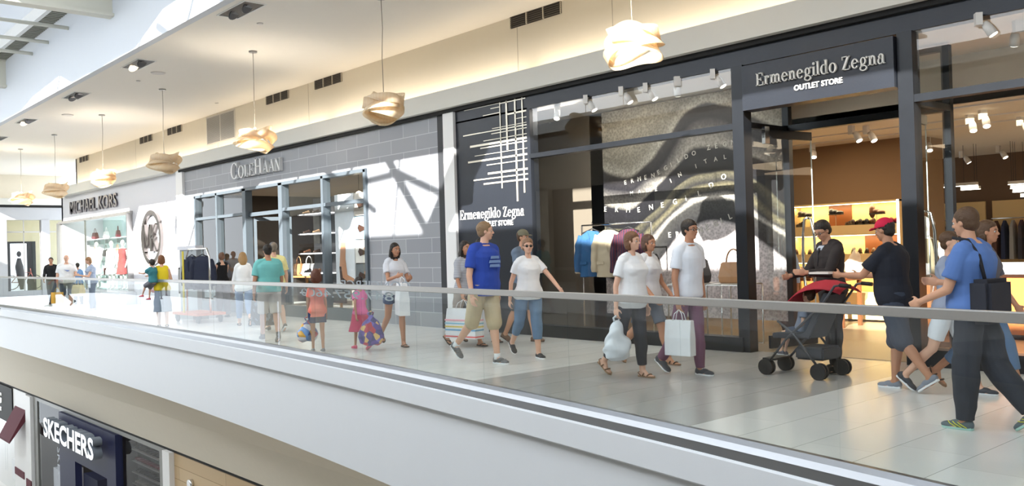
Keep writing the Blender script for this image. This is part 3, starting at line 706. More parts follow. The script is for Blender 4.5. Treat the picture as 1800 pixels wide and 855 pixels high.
# ------------------------------------------------------------------ a small serif alphabet for the shop lettering
def serif(name, s, size, mat, ext=.02, parent=None, fit=None, loc=(0,0,0), rot=(0,0,0), caps_small=False, w=.125, th=.042):
    b = B(); X0 = 0
    def bar(x0, y0, x1, y1): b.prism([(x0, y0, 0), (x1, y0, 0), (x1, y1, 0), (x0, y1, 0)], (0, 0, ext))
    def stroke(x0, y0, x1, y1, t):
        b.prism([(x0-t/2, y0, 0), (x0+t/2, y0, 0), (x1+t/2, y1, 0), (x1-t/2, y1, 0)], (0, 0, ext))
    def arc(cx, cy, rx, ry_, a0, a1, tx=w, ty=th, n=14):
        o = []; i_ = []
        for k in range(n+1):
            a = R(a0+(a1-a0)*k/n); o.append((cx+rx*math.cos(a), cy+ry_*math.sin(a), 0)); i_.append((cx+(rx-tx)*math.cos(a), cy+(ry_-ty)*math.sin(a), 0))
        for k in range(n): b.prism([o[k], o[k+1], i_[k+1], i_[k]], (0, 0, ext))
    def dot(cx, cy, r): b.prism([(cx+r*math.cos(t), cy+r*math.sin(t), 0) for t in np.linspace(0, 2*math.pi, 13)[:-1]], (0, 0, ext))
    def foot(x, y=0, hw=.13): bar(x-hw, y, x+hw, y+th)
    for i, ch in enumerate(s):
        x = X0; k = 1
        if caps_small: k = .76 if i not in (0, 4) else 1
        c0 = len(b.bm.verts); xh = .5
        if ch == 'E':
            bar(x+.06, 0, x+.06+w, .72); foot(x+.11, 0, .11); foot(x+.11, .72-th, .11); bar(x+.1, 0, x+.54, th); bar(x+.1, .72-th, x+.52, .72); bar(x+.1, .34, x+.38, .34+th)
            stroke(x+.54, .0, x+.56, .2, .05); stroke(x+.5, .72, x+.52, .54, .05); bar(x+.36, .26, x+.4, .46); adv = .64
        elif ch == 'r': bar(x+.06, 0, x+.06+w, xh); foot(x+.12); bar(x, xh-th, x+.12, xh); arc(x+.27, .28, .15, .22, 60, 170, .08); dot(x+.34, .42, .065); adv = .44
        elif ch in 'mn':
            n_ = 2 if ch == 'm' else 1
            bar(x+.06, 0, x+.06+w, xh); foot(x+.12); bar(x, xh-th, x+.12, xh)
            for j in range(n_): q = x+.06+.29*j; arc(q+.235, .3, .18, .21, 0, 165, .11, .07); bar(q+.29, 0, q+.29+w, .32); foot(q+.35)
            adv = .28+.29*n_
        elif ch == 'e': arc(x+.27, .25, .25, .26, 0, 325, w); bar(x+.1, .25, x+.5, .25+th); adv = .55
        elif ch in 'oO0':
            if ch == 'o': arc(x+.28, .25, .27, .27, 0, 360, w, th, 22); adv = .58
            else: arc(x+.37, .36, .36, .38, 0, 360, w*1.1, th, 24); adv = .77
        elif ch == 'C': arc(x+.37, .36, .36, .38, 40, 325, w*1.1); bar(x+.6, .5, x+.65, .74); bar(x+.6, .0, x+.64, .18); adv = .72
        elif ch == 'g': arc(x+.25, .31, .2, .2, 0, 360, .1, th, 18); arc(x+.26, -.06, .26, .15, 0, 360, .08, .05, 18); stroke(x+.12, .06, x+.12, .16, .07); dot(x+.49, .47, .055); bar(x+.36, .44, x+.48, .48); adv = .57
        elif ch == 'i': bar(x+.06, 0, x+.06+w, xh); foot(x+.12); bar(x, xh-th, x+.12, xh); dot(x+.12, .66, .075); adv = .27
        elif ch == 'l': bar(x+.06, 0, x+.06+w, .76); foot(x+.12); bar(x, .76-th, x+.12, .76); adv = .27
        elif ch == 'd': arc(x+.25, .25, .24, .27, 60, 300, w); bar(x+.36, 0, x+.36+w, .76); bar(x+.3, .76-th, x+.42, .76); bar(x+.44, 0, x+.56, th); arc(x+.3, .25, .18, .27, 270, 360, .04); arc(x+.3, .25, .18, .27, 0, 90, .04); adv = .59
        elif ch == 'a': arc(x+.2, .15, .19, .17, 40, 320, .1); bar(x+.29, .03, x+.29+w, .36); arc(x+.25, .34, .165, .18, 0, 160, .1, .05); dot(x+.12, .37, .06); bar(x+.36, 0, x+.5, th); bar(x+.18, .27, x+.34, .3); adv = .53
        elif ch == 'Z': bar(x+.04, .72-th, x+.58, .72); bar(x+.02, 0, x+.6, th); stroke(x+.1, 0, x+.49, .72, .15); bar(x+.04, .54, x+.08, .72); bar(x+.56, 0, x+.6, .2); adv = .64
        elif ch == 'L': bar(x+.06, 0, x+.06+w, .72); foot(x+.12, 0, .12); foot(x+.12, .72-th, .12); bar(x+.1, 0, x+.48, th); bar(x+.44, 0, x+.48, .22); adv = .54
        elif ch == 'H':
            for q in (.06, .47): bar(x+q, 0, x+q+w, .72); foot(x+q+.06, 0, .12); foot(x+q+.06, .72-th, .12)
            bar(x+.1, .34, x+.5, .34+th); adv = .7
        elif ch == 'A': stroke(x+.08, 0, x+.34, .72, .045); stroke(x+.58, 0, x+.34, .72, .14); bar(x+.18, .22, x+.5, .22+th); foot(x+.08, 0, .09); foot(x+.58, 0, .11); adv = .68
        elif ch == 'N': bar(x+.07, 0, x+.07+.045, .72); bar(x+.53, 0, x+.575, .72); stroke(x+.53, 0, x+.11, .72, .14); foot(x+.09, 0, .1); foot(x+.09, .72-th, .09); foot(x+.55, .72-th, .1); adv = .68
        else: adv = .26
        if k != 1:
            b.bm.verts.ensure_lookup_table()
            for v in list(b.bm.verts)[c0:]: v.co.x = x + (v.co.x-x)*k; v.co.y *= k
        X0 += (adv+.035)*k
    kx = (fit/X0) if fit else size
    for v in b.bm.verts: v.co.x *= kx; v.co.y *= size
    return b.build(name, mat, parent, loc, rot)
UPR = (R(90), 0, 0)
def S(px, py, Y=SF): p = at(px, py, Y=Y); return p.x, p.z
def pane(name, x0, x1, z0, z1, y, parent, mat=None):
    b = B(); b.poly([(x0, y, z0), (x1, y, z0), (x1, y, z1), (x0, y, z1)]); return b.build(name, mat or gclear, parent, recalc=False)
# ------------------------------------------------------------------ shared walls, pilasters
pil = M('pilaster_paint', sr(236, 236, 236), .5, var=.01)
b = B(); b.box(-13.83, -13.5, 10.52, 10.9, 0, 4.28); b.box(-13.86, -13.47, 10.5, 10.9, 0, .12); struct(b.build('trim_8', pil))
b = B(); b.box(-27.57, -27.06, 10.52, 12.2, 0, 4.28); struct(b.build('trim_9', pil))
# ------------------------------------------------------------------ far end of the mall (faces +X)
FX = -46.9
wg = M('far_fascia_grey', sr(176, 177, 180), .5, var=.02)
b = B(); b.box(FX-.3, FX-.15, 2, 13, 4.5, CEIL); struct(b.build('wall_far', cream))
b = B(); b.box(FX-.3, FX+.15, 2, 13, 4.32, 4.62); struct(b.build('trim_10', ledge))
b = B(); b.box(FX-.3, FX+.02, 2, 13, 4.2, 4.32); struct(b.build('trim_11', blackm))
def FZ(px, py): p = at(px, py, X=FX); return p.y, p.z
ys = [FZ(p, 440)[0] for p in (-6, 12, 73, 88, 104)]; zt = FZ(50, 387)[1]; zb = .25
b = B(); b.box(FX-.3, FX, 2, 13.2, zt, 4.2); b.box(FX-.3, FX, 2, 13.2, 0, zb)
for y0, y1 in ((2, 2.5), (5.5, 6.2), (ys[0], ys[1]), (ys[2], ys[3]), (12.9, 13.2)): b.box(FX-.3, FX+.05, y0, y1, 0, zt)
struct(b.build('wall_far_shopfront', wg))
b = B(); zz = FZ(50, 408)[1]
for y in (ys[1]+.02, (ys[1]+ys[2])/2, ys[2]-.02): b.box(FX-.1, FX-.05, y-.02, y+.02, zb, zt)
b.box(FX-.1, FX-.05, ys[1], 13, zz-.03, zz+.03); struct(b.build('window_3', steel))
b = B(); b.poly([(FX-.08, 2.5, zb), (FX-.08, 13, zb), (FX-.08, 13, zt), (FX-.08, 2.5, zt)]); struct(b.build('window_4', gclear, recalc=False))
b = B(); b.box(FX-3.2, FX-3, 2, 14, 0, 4.2); b.box(FX-3.2, FX-.3, 2, 14, 4.1, 4.2); struct(b.build('wall_far_shop', M('khaki_wall', sr(190, 186, 160), .8)))
area('shop_lamps', (FX-1.5, 9, 4.0), (0, 0, 0), 2, 8, 90, (1, .92, .8))
g = empty('display_lightbox', 'tall dark framed poster box with a white panel inside the far shop window', 'display', (FX-.6, FZ(38, 490)[0], 0))
b = B(); b.box(-.1, .1, -.75, .75, .05, 2.6); b.build('frame', slot, g)
b = B(); b.box(.1, .12, -.35, .35, .1, 2.5); b.build('panel', M('lightbox_white', (.9, .93, 1), emit=.9), g)
b = B(); b.tube([(.2, .1, .3), (.2, .05, .9), (.2, 0, 1.4), (.2, 0, 1.8)], [.08, .16, .18, .08], 10); b.ell((.2, 0, 2.0), (.1, .1, .14)); b.build('silhouette_figure', M('dark_figure', (.03, .03, .035)), g)
g = empty('bicycle', 'dark bicycle shown in front of the lit panel in the far window', 'bicycle', (FX-.35, FZ(44, 490)[0], .3), R(90))
for xx in (-.5, .5):
    b = B(); b.tube([(xx+.33*math.cos(t), 0, .35+.33*math.sin(t)) for t in np.linspace(0, 6.283, 25)], .018, 6, cap=False); b.build('wheel', slot, g)
b = B()
for p, q in (((-.5, .35), (-.15, .8)), ((-.15, .8), (.35, .8)), ((.35, .8), (0, .35)), ((0, .35), (-.15, .8)), ((-.5, .35), (0, .35)), ((.5, .35), (.35, .8)), ((.35, .8), (.32, 1.0))): b.tube([(p[0], 0, p[1]), (q[0], 0, q[1])], .018, 6)
b.build('frame', M('bike_red', sr(120, 60, 50), .4), g)
# ------------------------------------------------------------------ first shop: white facade with the round emblem
MY = 10.75
mkw = M('white_gloss_panel', sr(214, 215, 222), .4, var=.008)
wx0, wx1 = S(110, 440, MY)[0], S(233, 440, MY)[0]; wz1 = S(233, 375, MY)[1]; wz0 = .45
b = B(); b.box(-40.95, wx0, MY, MY+.25, 0, 4.27); b.box(wx1, -27.5, MY, MY+.25, 0, 4.27); b.box(wx0, wx1, MY, MY+.25, wz1, 4.27); b.box(wx0, wx1, MY, MY+.25, 0, wz0)
b.box(-40.95, -40.8, MY-.0, 14, 0, 4.27); struct(b.build('wall_white_shopfront', mkw))
b = B(); b.box(wx0-.2, wx1+.12, MY-.1, MY, wz1-.02, wz1+.08); b.box(wx1, wx1+.07, MY-.2, MY, wz0, wz1); b.box(wx0-.1, wx0, MY-.2, MY, wz0, wz1)
for px in (152, ): x = S(px, 440, MY)[0]; b.box(x-.03, x+.03, MY-.05, MY, wz0, wz1)
struct(b.build('window_1', steel))
pane('glass', wx0, wx1, wz0, wz1, MY-.06, None)['kind'] = 'structure'
bpy.data.objects['glass'].name = 'window_2'
teal = M('pale_teal_glass_back', sr(180, 205, 202), .2, var=.1, scale=2)
b = B(); b.box(wx0-.2, wx1+.3, MY+1.6, MY+1.7, 0, 3.7); b.box(wx0-.2, wx1+.3, MY+.25, MY+1.7, 0, .4); b.box(wx0-.2, wx1+.3, MY+.25, MY+1.7, 3.6, 3.7); b.box(wx1+.2, wx1+.3, MY+.2, MY+1.7, 0, 3.6)
struct(b.build('wall_display_back', teal))
area('display_lamps', ((wx0+wx1)/2, MY+.9, 3.5), (0, 0, 0), 8, 1, 60, (.93, 1, 1))
g = empty('plinth', 'long low white plinth running below the white shop window', 'plinth', (0, 0, 0))
b = B(); b.box(wx0+3.0, wx1+.3, MY-.35, MY-.003, 0, .42); b.build('body', mkw, g, bev=.01)
DC = ['white', 'black', 'burgundy', 'tan']
hb_c = [sr(235, 235, 235), sr(30, 28, 30), sr(96, 24, 40), sr(176, 130, 90)]
def handbag(x, y, z, ci, sc, label, group):
    g = empty('handbag', label, 'handbag', (x, y, z), random.uniform(-.2, .2), group); m = C_(hb_c[ci], .45)
    b = B(); b.ring([[(sx*w_*sc, sy*d_*sc, h*sc) for sx, sy in ((-1, -1), (1, -1), (1, 1), (-1, 1))] for w_, d_, h in ((.17, .07, 0), (.18, .08, .08), (.15, .05, .26))], smooth=False); b.build('body', m, g, bev=.012*sc)
    b = B(); b.tube([(.1*sc*math.cos(t), 0, (.25+.17*math.sin(t))*sc) for t in np.linspace(0, math.pi, 11)], .01*sc, 6); b.build('handle', m, g)
    return g
rows = ['lower', 'middle', 'upper']
ctr = 0
for i in range(6):
    x = wx0+.75+i*(wx1-wx0-1.3)/5
    for r_ in range(3):
        g = empty('display_shelf', f'{rows[r_]} clear shelf in bay {["one","two","three","four","five","six"][i]} of the white shop window counted from its far end', 'shelf', (x, MY+1.1, .95+r_*.75), 0, 'window display shelves')
        b = B(); b.box(-.5, .5, -.22, .22, 0, .03); b.build('board', mkw, g)
        for sx in (-.5, .48):
            b = B(); b.box(sx, sx+.02, -.2, .2, -.2, 0); b.build('bracket', chrome, g)
        ci = (i*2+r_*3) % 4; ctr += 1
        handbag(x-.12+.1*r_, MY+1.08, .98+r_*.75, ci, 1.1, f'{DC[ci]} handbag on the {rows[r_]} shelf of display bay {["one","two","three","four","five","six"][i]} in the white shop', 'handbags in the white shop window')
def mannequin(x, y, col, lab, h=1.75, rz=-60, z=0, legs=True):
    g = empty('mannequin', lab, 'mannequin', (x, y, z), R(rz))
    b = B(); s = h/1.75
    b.ring([ered(Vector((0, 0, hh*s)), dd*s, ww*s, Vector((0, 0, 1)), Vector((1, 0, 0)), 14) for hh, dd, ww in ((.86, .1, .15), (.95, .11, .16), (1.1, .09, .12), (1.28, .11, .15), (1.4, .1, .17), (1.46, .06, .1), (1.5, .045, .05), (1.56, .045, .045))])
    b.ell((0, 0, 1.65*s), Vector((.085, .07, .11))*s)
    for sd in (1, -1):
        b.tube([(0, .17*sd*s, 1.4*s), (0, .22*sd*s, 1.12*s), (.08*s, .2*sd*s, .88*s), (.12*s, .19*sd*s, .78*s)], [.05*s, .038*s, .026*s, .02*s], 10)
        b.tube([(0, .08*sd*s, .92*s), (0, .09*sd*s, .5*s), (-.02, .09*sd*s, .08*s), (.12*s, .09*sd*s, .03*s)], [.085*s, .055*s, .035*s, .03*s], 12)
    link('body', remesh(b.bm, .014, 2), M('mannequin_white', sr(232, 230, 226), .3), g)
    b = B(); b.ring([ered(Vector((0, 0, hh*s)), dd*s, ww*s, Vector((0, 0, 1)), Vector((1, 0, 0)), 16) for hh, dd, ww in ((.55, .2, .24), (.8, .16, .2), (.96, .125, .172), (1.1, .105, .135), (1.28, .125, .165), (1.41, .11, .18), (1.455, .08, .13))])
    link('garment', remesh(b.bm, .014, 1, wr=.01), C_(col, .8), g)
    b = B(); b.tube([(0, 0, 0), (0, 0, .02)], .2, 20); b.build('base', steel, g)
for px, c, l in ((170, sr(238, 240, 242), 'white dressed mannequin beside the glass joint in the white shop window'), (196, sr(225, 228, 230), 'pale dressed mannequin in the middle of the white shop window'), (216, sr(150, 60, 60), 'mannequin in a dull red dress at the near end of the white shop window')):
    x = S(px, 440, MY+.6)[0]; mannequin(x, MY+.6, c, l, 1.9, z=.42)
lt0, lt1 = S(125, 360, MY), S(208, 360, MY)
t = text('shop_lettering', 'MICHAEL KORS', .72, M('polished_letter', (.16, .15, .16), .25, metal=.9), None, .03, fit=lt1[0]-lt0[0], loc=(lt0[0], MY-.04, S(125, 377, MY)[1]), rot=UPR, bold=.006)
tag(t, 'polished metal capital letters over the window of the white shop', 'shop sign')
cx_, cz_ = S(270, 418, MY); er = (S(270, 369, MY)[1]-S(270, 466, MY)[1])/2/1.04; g = empty('round_emblem', 'large round chrome letter emblem on the white shop wall', 'emblem', (cx_, MY, cz_))
b = B(); bm = b.bm; n = 48; vs = []
for k in range(n):
    t_ = 2*math.pi*k/n; vs.append([bm.verts.new((r_*math.cos(t_), y_, r_*math.sin(t_))) for r_, y_ in ((1.04, 0), (1.04, -.1), (.86, -.1), (.86, 0))])
for k in range(n):
    for j in range(4): bm.faces.new((vs[k][j], vs[(k+1) % n][j], vs[(k+1) % n][(j+1) % 4], vs[k][(j+1) % 4]))
em = M('emblem_chrome', (.22, .2, .19), .2, metal=.9); ringo = b.build('ring', em, g)
b = B()
for (x0, z0), (x1, z1) in (((-.66, -.52), (-.6, .5)), ((-.6, .5), (-.3, -.4)), ((-.3, -.4), (0, .5)), ((0, .5), (.06, -.52)), ((.14, -.52), (.14, .5)), ((.14, -.02), (.6, .5)), ((.26, .08), (.66, -.52))):
    b.bar((x0, -.06, z0), (x1, -.06, z1), .1, .15, up=(0, 1, 0))
b.build('monogram', em, g); g.scale = (er, 1, er)
# ------------------------------------------------------------------ second shop: grey tiled facade
tl = bpy.data.materials.new('grey_wall_tile'); tl.use_nodes = True; nt = tl.node_tree; bs = nt.nodes['Principled BSDF']; bs.inputs['Roughness'].default_value = .45
tc = nt.nodes.new('ShaderNodeTexCoord'); mp = nt.nodes.new('ShaderNodeMapping'); mp.inputs['Rotation'].default_value = (R(90), 0, 0); br = nt.nodes.new('ShaderNodeTexBrick')
sx_ = nt.nodes.new('ShaderNodeSeparateXYZ'); cb_ = nt.nodes.new('ShaderNodeCombineXYZ'); nt.links.new(tc.outputs['Object'], sx_.inputs[0]); nt.links.new(sx_.outputs[0], cb_.inputs[0]); nt.links.new(sx_.outputs[2], cb_.inputs[1]); nt.links.new(cb_.outputs[0], br.inputs['Vector'])
br.inputs['Color1'].default_value = (*sr(140, 143, 150), 1); br.inputs['Color2'].default_value = (*sr(152, 155, 161), 1); br.inputs['Mortar'].default_value = (*sr(186, 189, 194), 1)
br.inputs['Scale'].default_value = 1; br.inputs['Brick Width'].default_value = .9; br.inputs['Row Height'].default_value = .3; br.inputs['Mortar Size'].default_value = .008
nt.links.new(br.outputs['Color'], bs.inputs['Base Color'])
hx0, hx1, hz1 = -26.24, -16.72, 3.38
b = B(); b.box(-27.06, hx0, SF, SF+.2, 0, 4.22); b.box(hx1, -13.95, SF, SF+.2, 0, 4.22); b.box(hx0, hx1, SF, SF+.2, hz1, 4.22); b.box(-14.05, -13.83, SF+.001, SF+.3, 0, 4.2)
struct(b.build('wall_grey_tiles', tl))
b = B(); b.box(-14.1, -13.84, SF-.012, SF-.001, 0, 4.2); struct(b.build('trim_12', M('dark_edge_panel', sr(48, 50, 54), .6)))
b = B(); fr = .075
for px in (344, 384, 433, 497, 571, 643):
    x = {344: hx0+.04, 643: hx1-.04}.get(px, S(px, 400)[0]); wv = .1 if px in (433, 497) else .05
    b.box(x-wv, x+wv, SF-.06, SF+.14, .0, hz1)
b.box(hx0, hx1, SF-.06, SF+.14, hz1-.06, hz1+.02)
xa, xb = S(433, 400)[0], S(497, 400)[0]
for x0, x1 in ((hx0, xa), (xb, hx1)): b.box(x0, x1, SF-.05, SF+.14, 2.66, 2.74); b.box(x0, x1, SF-.03, SF+.14, .0, .28)
struct(b.build('window_5', chframe))
for x0, x1 in ((hx0, xa), (xb, hx1)):
    struct(pane('window_6', x0, x1, .28, hz1, SF+.05, None))
# interior of the grey shop
dk = M('dark_shop_wall', sr(52, 44, 38), .6, var=.1, scale=1); wood = M('oak_wood', sr(176, 132, 84), .45, var=.15, scale=4)
b = B(); b.box(-27, -13.9, 16.4, 16.6, 0, 3.6); b.box(-27.05, -26.95, 10.8, 16.6, 0, 3.6); b.box(-14.0, -13.9, 10.85, 16.6, 0, 3.6); struct(b.build('wall_grey_shop', dk))
b = B(); b.box(-27, -13.9, 10.82, 16.6, 3.5, 3.6); struct(b.build('ceiling', M('shop_ceiling_taupe', sr(150, 138, 122), .8)))
for x in (-24.5, -20.5, -16.5): area('shop_lamps', (x, 13.6, 3.4), (0, 0, 0), 1.6, 2.5, 38, (1, .84, .62))
# back-wall shelving with pale shoe boxes, one unit per bay
box_m = [C_(sr(214, 196, 164), .7), C_(sr(196, 170, 130), .7)]
for i in range(7):
    x = -25.6+i*1.62
    g = empty('shelf_unit', 'dark shelf unit of pale shoe boxes, %s from the grey shop\'s far end' % ['first', 'second', 'third', 'fourth', 'fifth', 'sixth', 'seventh'][i], 'shelf unit', (x, 16.1, 0), 0, 'shoe box shelf units')
    b = B()
    for sx in (-.75, .73): b.box(sx, sx+.03, -.2, .2, 0, 3.2)
    for z in np.arange(.1, 3.3, .3): b.box(-.75, .75, -.2, .2, z, z+.02)
    b.build('carcass', dk, g)
    b = B()
    for c in range(2):
        for k in range(10):
            if random.random() < .86: b.box(-.55+c*.7, -.2+c*.7, -.24, .1, .12+k*.3, .3+k*.3, mi=(k+c) % 2)
    tag(b.build('shoe_boxes', box_m, g), kind='stuff')
def shoe_obj(x, y, z, col, rz, label, group, heel=0, boot=0, L_=.28):
    g = empty('shoe', label, 'shoe', (x, y, z), rz, group); k = L_/.28
    b = B(); o = [(-.13, 0), (-.11, .033), (-.03, .032), (.06, .045), (.12, .035), (.15, 0), (.12, -.035), (.06, -.045), (-.03, -.032), (-.11, -.033)]
    b.prism([(px_*k, py_*k, 0) for px_, py_ in o], (0, 0, .018*k)); b.build('sole', C_((.03, .025, .02), .6), g)
    u = B(); u.ell((-.075*k, 0, .05*k), Vector((.055, .034, .055 if not boot else .11))*k, None, 10); u.ell((-.01*k, 0, .045*k), Vector((.07, .036, .04))*k, None, 10); u.ell((.075*k, 0, .032*k), Vector((.075, .042, .03))*k, None, 10)
    link('upper', remesh(u.bm, .009, 1), C_(col, .4), g); return g
sc_ = [sr(40, 28, 22), sr(28, 26, 28), sr(92, 56, 34), sr(60, 40, 30), sr(140, 110, 80)]
# display shelf towers by the right-hand window of the grey shop
g = empty('shelf_tower', 'dark upright display tower with white shelves of shoes behind the grey shop window', 'shelf tower', (S(556, 430, 11.2)[0], 11.3, 0))
b = B(); b.box(-.75, .75, .25, .3, .3, 3.0); b.build('back', slot, g)
for k in range(5):
    b = B(); b.box(-.75, .75, -.2, .25, .55+k*.5, .58+k*.5); b.build('shelf', mkw, g)
tx = S(556, 430, 11.2)[0]; ordn = ['bottom', 'second', 'third', 'fourth', 'top']
for k in range(5):
    for j in range(3): shoe_obj(tx-.5+j*.5, 11.22, .58+k*.5, sc_[(j+k) % 5], R(-70), ['left', 'middle', 'right'][j]+' shoe on the '+ordn[k]+' shelf of the display tower in the grey shop', 'shoes on the display tower')
# posters with shoe pictures
def poster(name, x0, x1, z0, z1, y, cols, label, fn=None):
    g = empty(name, label, 'poster', (x0, y, z0)); b = B(); b.box(0, x1-x0, 0, .03, 0, z1-z0); b.build('board', C_(cols[0], .5), g)
    if fn: fn(g, x1-x0, z1-z0)
    return g
skin_p = C_(sr(205, 150, 115), .6); brownp = C_(sr(70, 40, 25), .5)
def p_big(g, wd, ht):
    b = B(); b.prism([(wd*.25, -.004, ht*.05), (wd*.62, -.004, ht*.02), (wd*.92, -.004, ht*.03), (wd*.95, -.004, ht*.09), (wd*.6, -.004, ht*.13), (wd*.52, -.004, ht*.3), (wd*.55, -.004, ht*.48), (wd*.3, -.004, ht*.48), (wd*.2, -.004, ht*.2)], (0, -.006, 0)); b.build('printed_leg', skin_p, g)
    b = B(); b.prism([(wd*.2, -.012, ht*.22), (wd*.25, -.012, ht*.05), (wd*.62, -.012, ht*.01), (wd*.95, -.012, ht*.02), (wd*.96, -.012, ht*.06), (wd*.6, -.012, ht*.06), (wd*.36, -.012, ht*.1), (wd*.3, -.012, ht*.22)], (0, -.004, 0)); b.build('printed_shoe', brownp, g)
def p_sh(g, wd, ht):
    for k in (0, 1):
        b = B(); x = wd*(.25+.3*k); z = ht*(.3+.12*k)
        b.prism([(x, -.004, z), (x+wd*.3, -.004, z+ht*.1), (x+wd*.34, -.004, z+ht*.2), (x+wd*.2, -.004, z+ht*.25), (x-.02, -.004, z+ht*.35), (x-wd*.1, -.004, z+ht*.2)], (0, -.006, 0)); b.build('printed_shoe', skin_p if k else brownp, g)
px0, px1, px2 = S(589, 400, 11.0)[0], S(623, 400, 11.0)[0], S(645, 400, 11.0)[0]
poster('poster', px0, px1-.02, .75, 2.95, 11.0, [sr(236, 240, 246)], 'large pale poster of a brown heeled shoe in the right window of the grey shop', p_big)
for k, (c, l) in enumerate(((sr(120, 125, 128), 'grey poster of small shoes, lowest of the narrow column'), (sr(242, 238, 232), 'cream poster of a bare foot in a sandal, second lowest of the narrow column'), (sr(150, 190, 220), 'sky blue poster of a pale shoe in the narrow column'), (sr(225, 215, 205), 'beige poster of high heels, topmost of the narrow column'))):
    poster('poster', px1+.02, px2+.3, .76+.55*k, 1.29+.55*k, 11.0, [c], l, p_sh)
g = empty('globe_lamp', 'small glowing round lamp high in the right window of the grey shop', 'lamp', (*at(631, 342, Y=11.4),)); b = B(); b.ell((0, 0, 0), (.08, .08, .08)); b.build('globe', M('globe_glow', (1, .86, .65), emit=14), g)
b = B(); b.tube([(0, 0, .07), (0, 0, 3.5-g.location.z)], .006, 6); b.build('cord', slot, g)
# display tables
def table(name, x, y, w_, d_, h_, label, mt=None, rz=0):
    g = empty(name, label, 'table', (x, y, 0), rz); mt = mt or wood
    b = B(); b.box(-w_/2, w_/2, -d_/2, d_/2, h_-.05, h_); b.build('tabletop', mt, g, bev=.005)
    for sx in (-1, 1):
        for sy in (-1, 1): b = B(); b.box(sx*(w_/2-.04)-.03, sx*(w_/2-.04)+.03, sy*(d_/2-.04)-.03, sy*(d_/2-.04)+.03, 0, h_-.05); b.build('leg', mt, g)
    return g
xt = S(545, 470, 12.4)[0]; table('display_table', xt, 12.5, 2.0, .7, .95, 'oak display table with handbags in the middle of the grey shop')
for k in range(3): handbag(xt-.65+k*.6, 12.4, .952, (3, 0, 1)[k], 1.3, ['tan', 'white', 'black'][k]+' handbag on the oak display table in the grey shop', 'handbags on the oak table')
xt = S(465, 440, 12.6)[0]; table('display_table', xt, 12.6, 1.5, .7, 1.15, 'oak display table inside the entrance of the grey shop')
mannequin(S(463, 440, 13.3)[0], 13.4, sr(35, 35, 38), 'mannequin in a dark jacket inside the entrance of the grey shop', 1.8, z=.5)
b = B(); b.box(S(463, 440, 13.3)[0]-.4, S(463, 440, 13.3)[0]+.4, 13.1, 13.8, 0, .5); tag(b.build('plinth', dk), 'dark block plinth under the mannequin in the grey shop', 'plinth')
g = empty('entrance_door', 'open grey framed glass door at the entrance of the grey shop', 'door', (xa+.12, SF+.16, 0), R(62))
b = B(); b.box(0, 1.0, -.025, .025, 0, .12); b.box(0, 1.0, -.025, .025, 2.5, 2.6); b.box(0, .08, -.025, .025, .12, 2.5); b.box(.92, 1.0, -.025, .025, .12, 2.5); b.build('frame', chframe, g); pane('glass', .08, .92, .12, 2.5, 0, g)
b = B(); b.box(xa, xb, SF+.05, SF+.12, 2.62, 2.72); struct(b.build('door_1', chframe))
l0 = S(411, 311); l1 = S(500, 300)
t = serif('shop_lettering', 'COLEHAAN', .60, M('grey_letter', sr(222, 223, 224), .4), .09, fit=l1[0]-l0[0], loc=(l0[0], SF-.005, S(411, 316)[1]), rot=UPR, caps_small=True)
tag(t, 'raised pale serif capital letters on the grey tiled wall', 'shop sign')
# ------------------------------------------------------------------ third shop: black steel facade
zx0 = -13.5
b = B(); b.box(zx0, -11.46, SF-.02, SF+.15, 0, 4.0); b.box(zx0, 4, SF-.02, SF+.18, 3.97, 4.22); b.box(-11.46, -11.38, SF-.04, SF+.15, 0, 3.97); struct(b.build('wall_black_steel', zdark))
b = B(); b.box(-11.38, -7.12, SF-.1, SF+.12, 0, .2); b.box(-4.62, 4, SF-.1, SF+.12, 0, .2); struct(b.build('baseboard_black', frame_b))
b = B()
b.box(-7.2, -7.02, SF-.07, SF+.12, 0, 3.97); b.box(-4.86, -4.68, SF-.07, SF+.12, 0, 3.97)
b.box(-11.4, -7.2, SF-.05, SF+.1, 3.1, 3.18); b.box(-4.7, 4, SF-.05, SF+.1, 3.12, 3.21)
struct(b.build('trim_13', frame_b))
for x0, x1, j in ((-11.38, -9.25, 1), (-9.24, -7.2, 1), (-4.68, -1.6, 1), (-1.59, 4, 1)):
    for z0, z1 in ((.2, 3.1), (3.2, 3.97)): struct(pane('window_7', x0, x1, z0, z1, SF, None))
# ornament of crossing strips on the black panel
gs = empty('strip_ornament', 'ornament of crossing pale metal strips on the black panel', 'wall ornament', (0, 0, 0))
stripm = M('champagne_strip', sr(214, 208, 192), .3, metal=.35)
def zp(u, v): return at(760+u/2.85, 160+v/2.85, Y=SF-.03)
V4 = (((337, 30), (348, 488), .022), ((369, 22), (376, 296), .04), ((412, 12), (426, 553), .035), ((448, 6), (461, 510), .028))
H16 = (((292, 88), (340, 80), .012), ((335, 62), (466, 38), .016), ((254, 125), (338, 108), .014), ((376, 114), (471, 101), .03), ((155, 226), (240, 212), .022), ((240, 212), (474, 168), .018), ((296, 216), (474, 183), .014), ((257, 251), (474, 214), .014), ((190, 281), (474, 233), .04), ((241, 289), (474, 250), .022), ((213, 326), (476, 287), .012), ((180, 359), (476, 316), .034), ((273, 371), (476, 345), .018), ((279, 415), (479, 389), .036), ((208, 449), (480, 415), .024), ((258, 468), (480, 440), .03), ((160, 95), (335, 66), .008), ((420, 138), (472, 130), .012), ((300, 190), (472, 156), .01))
for k, (p, q, t_) in enumerate(V4+H16):
    a_, c_ = zp(*p), zp(*q)
    if k < 4: c_.x = a_.x
    else: c_.z = a_.z = (a_.z+c_.z)/2
    b = B(); b.bar(a_, c_, t_, .012, up=(0, 1, 0)); b.build('strip', stripm, gs)
letm = M('champagne_letter', sr(226, 224, 218), .35)
l0 = S(811, 385); l1 = S(924, 380)
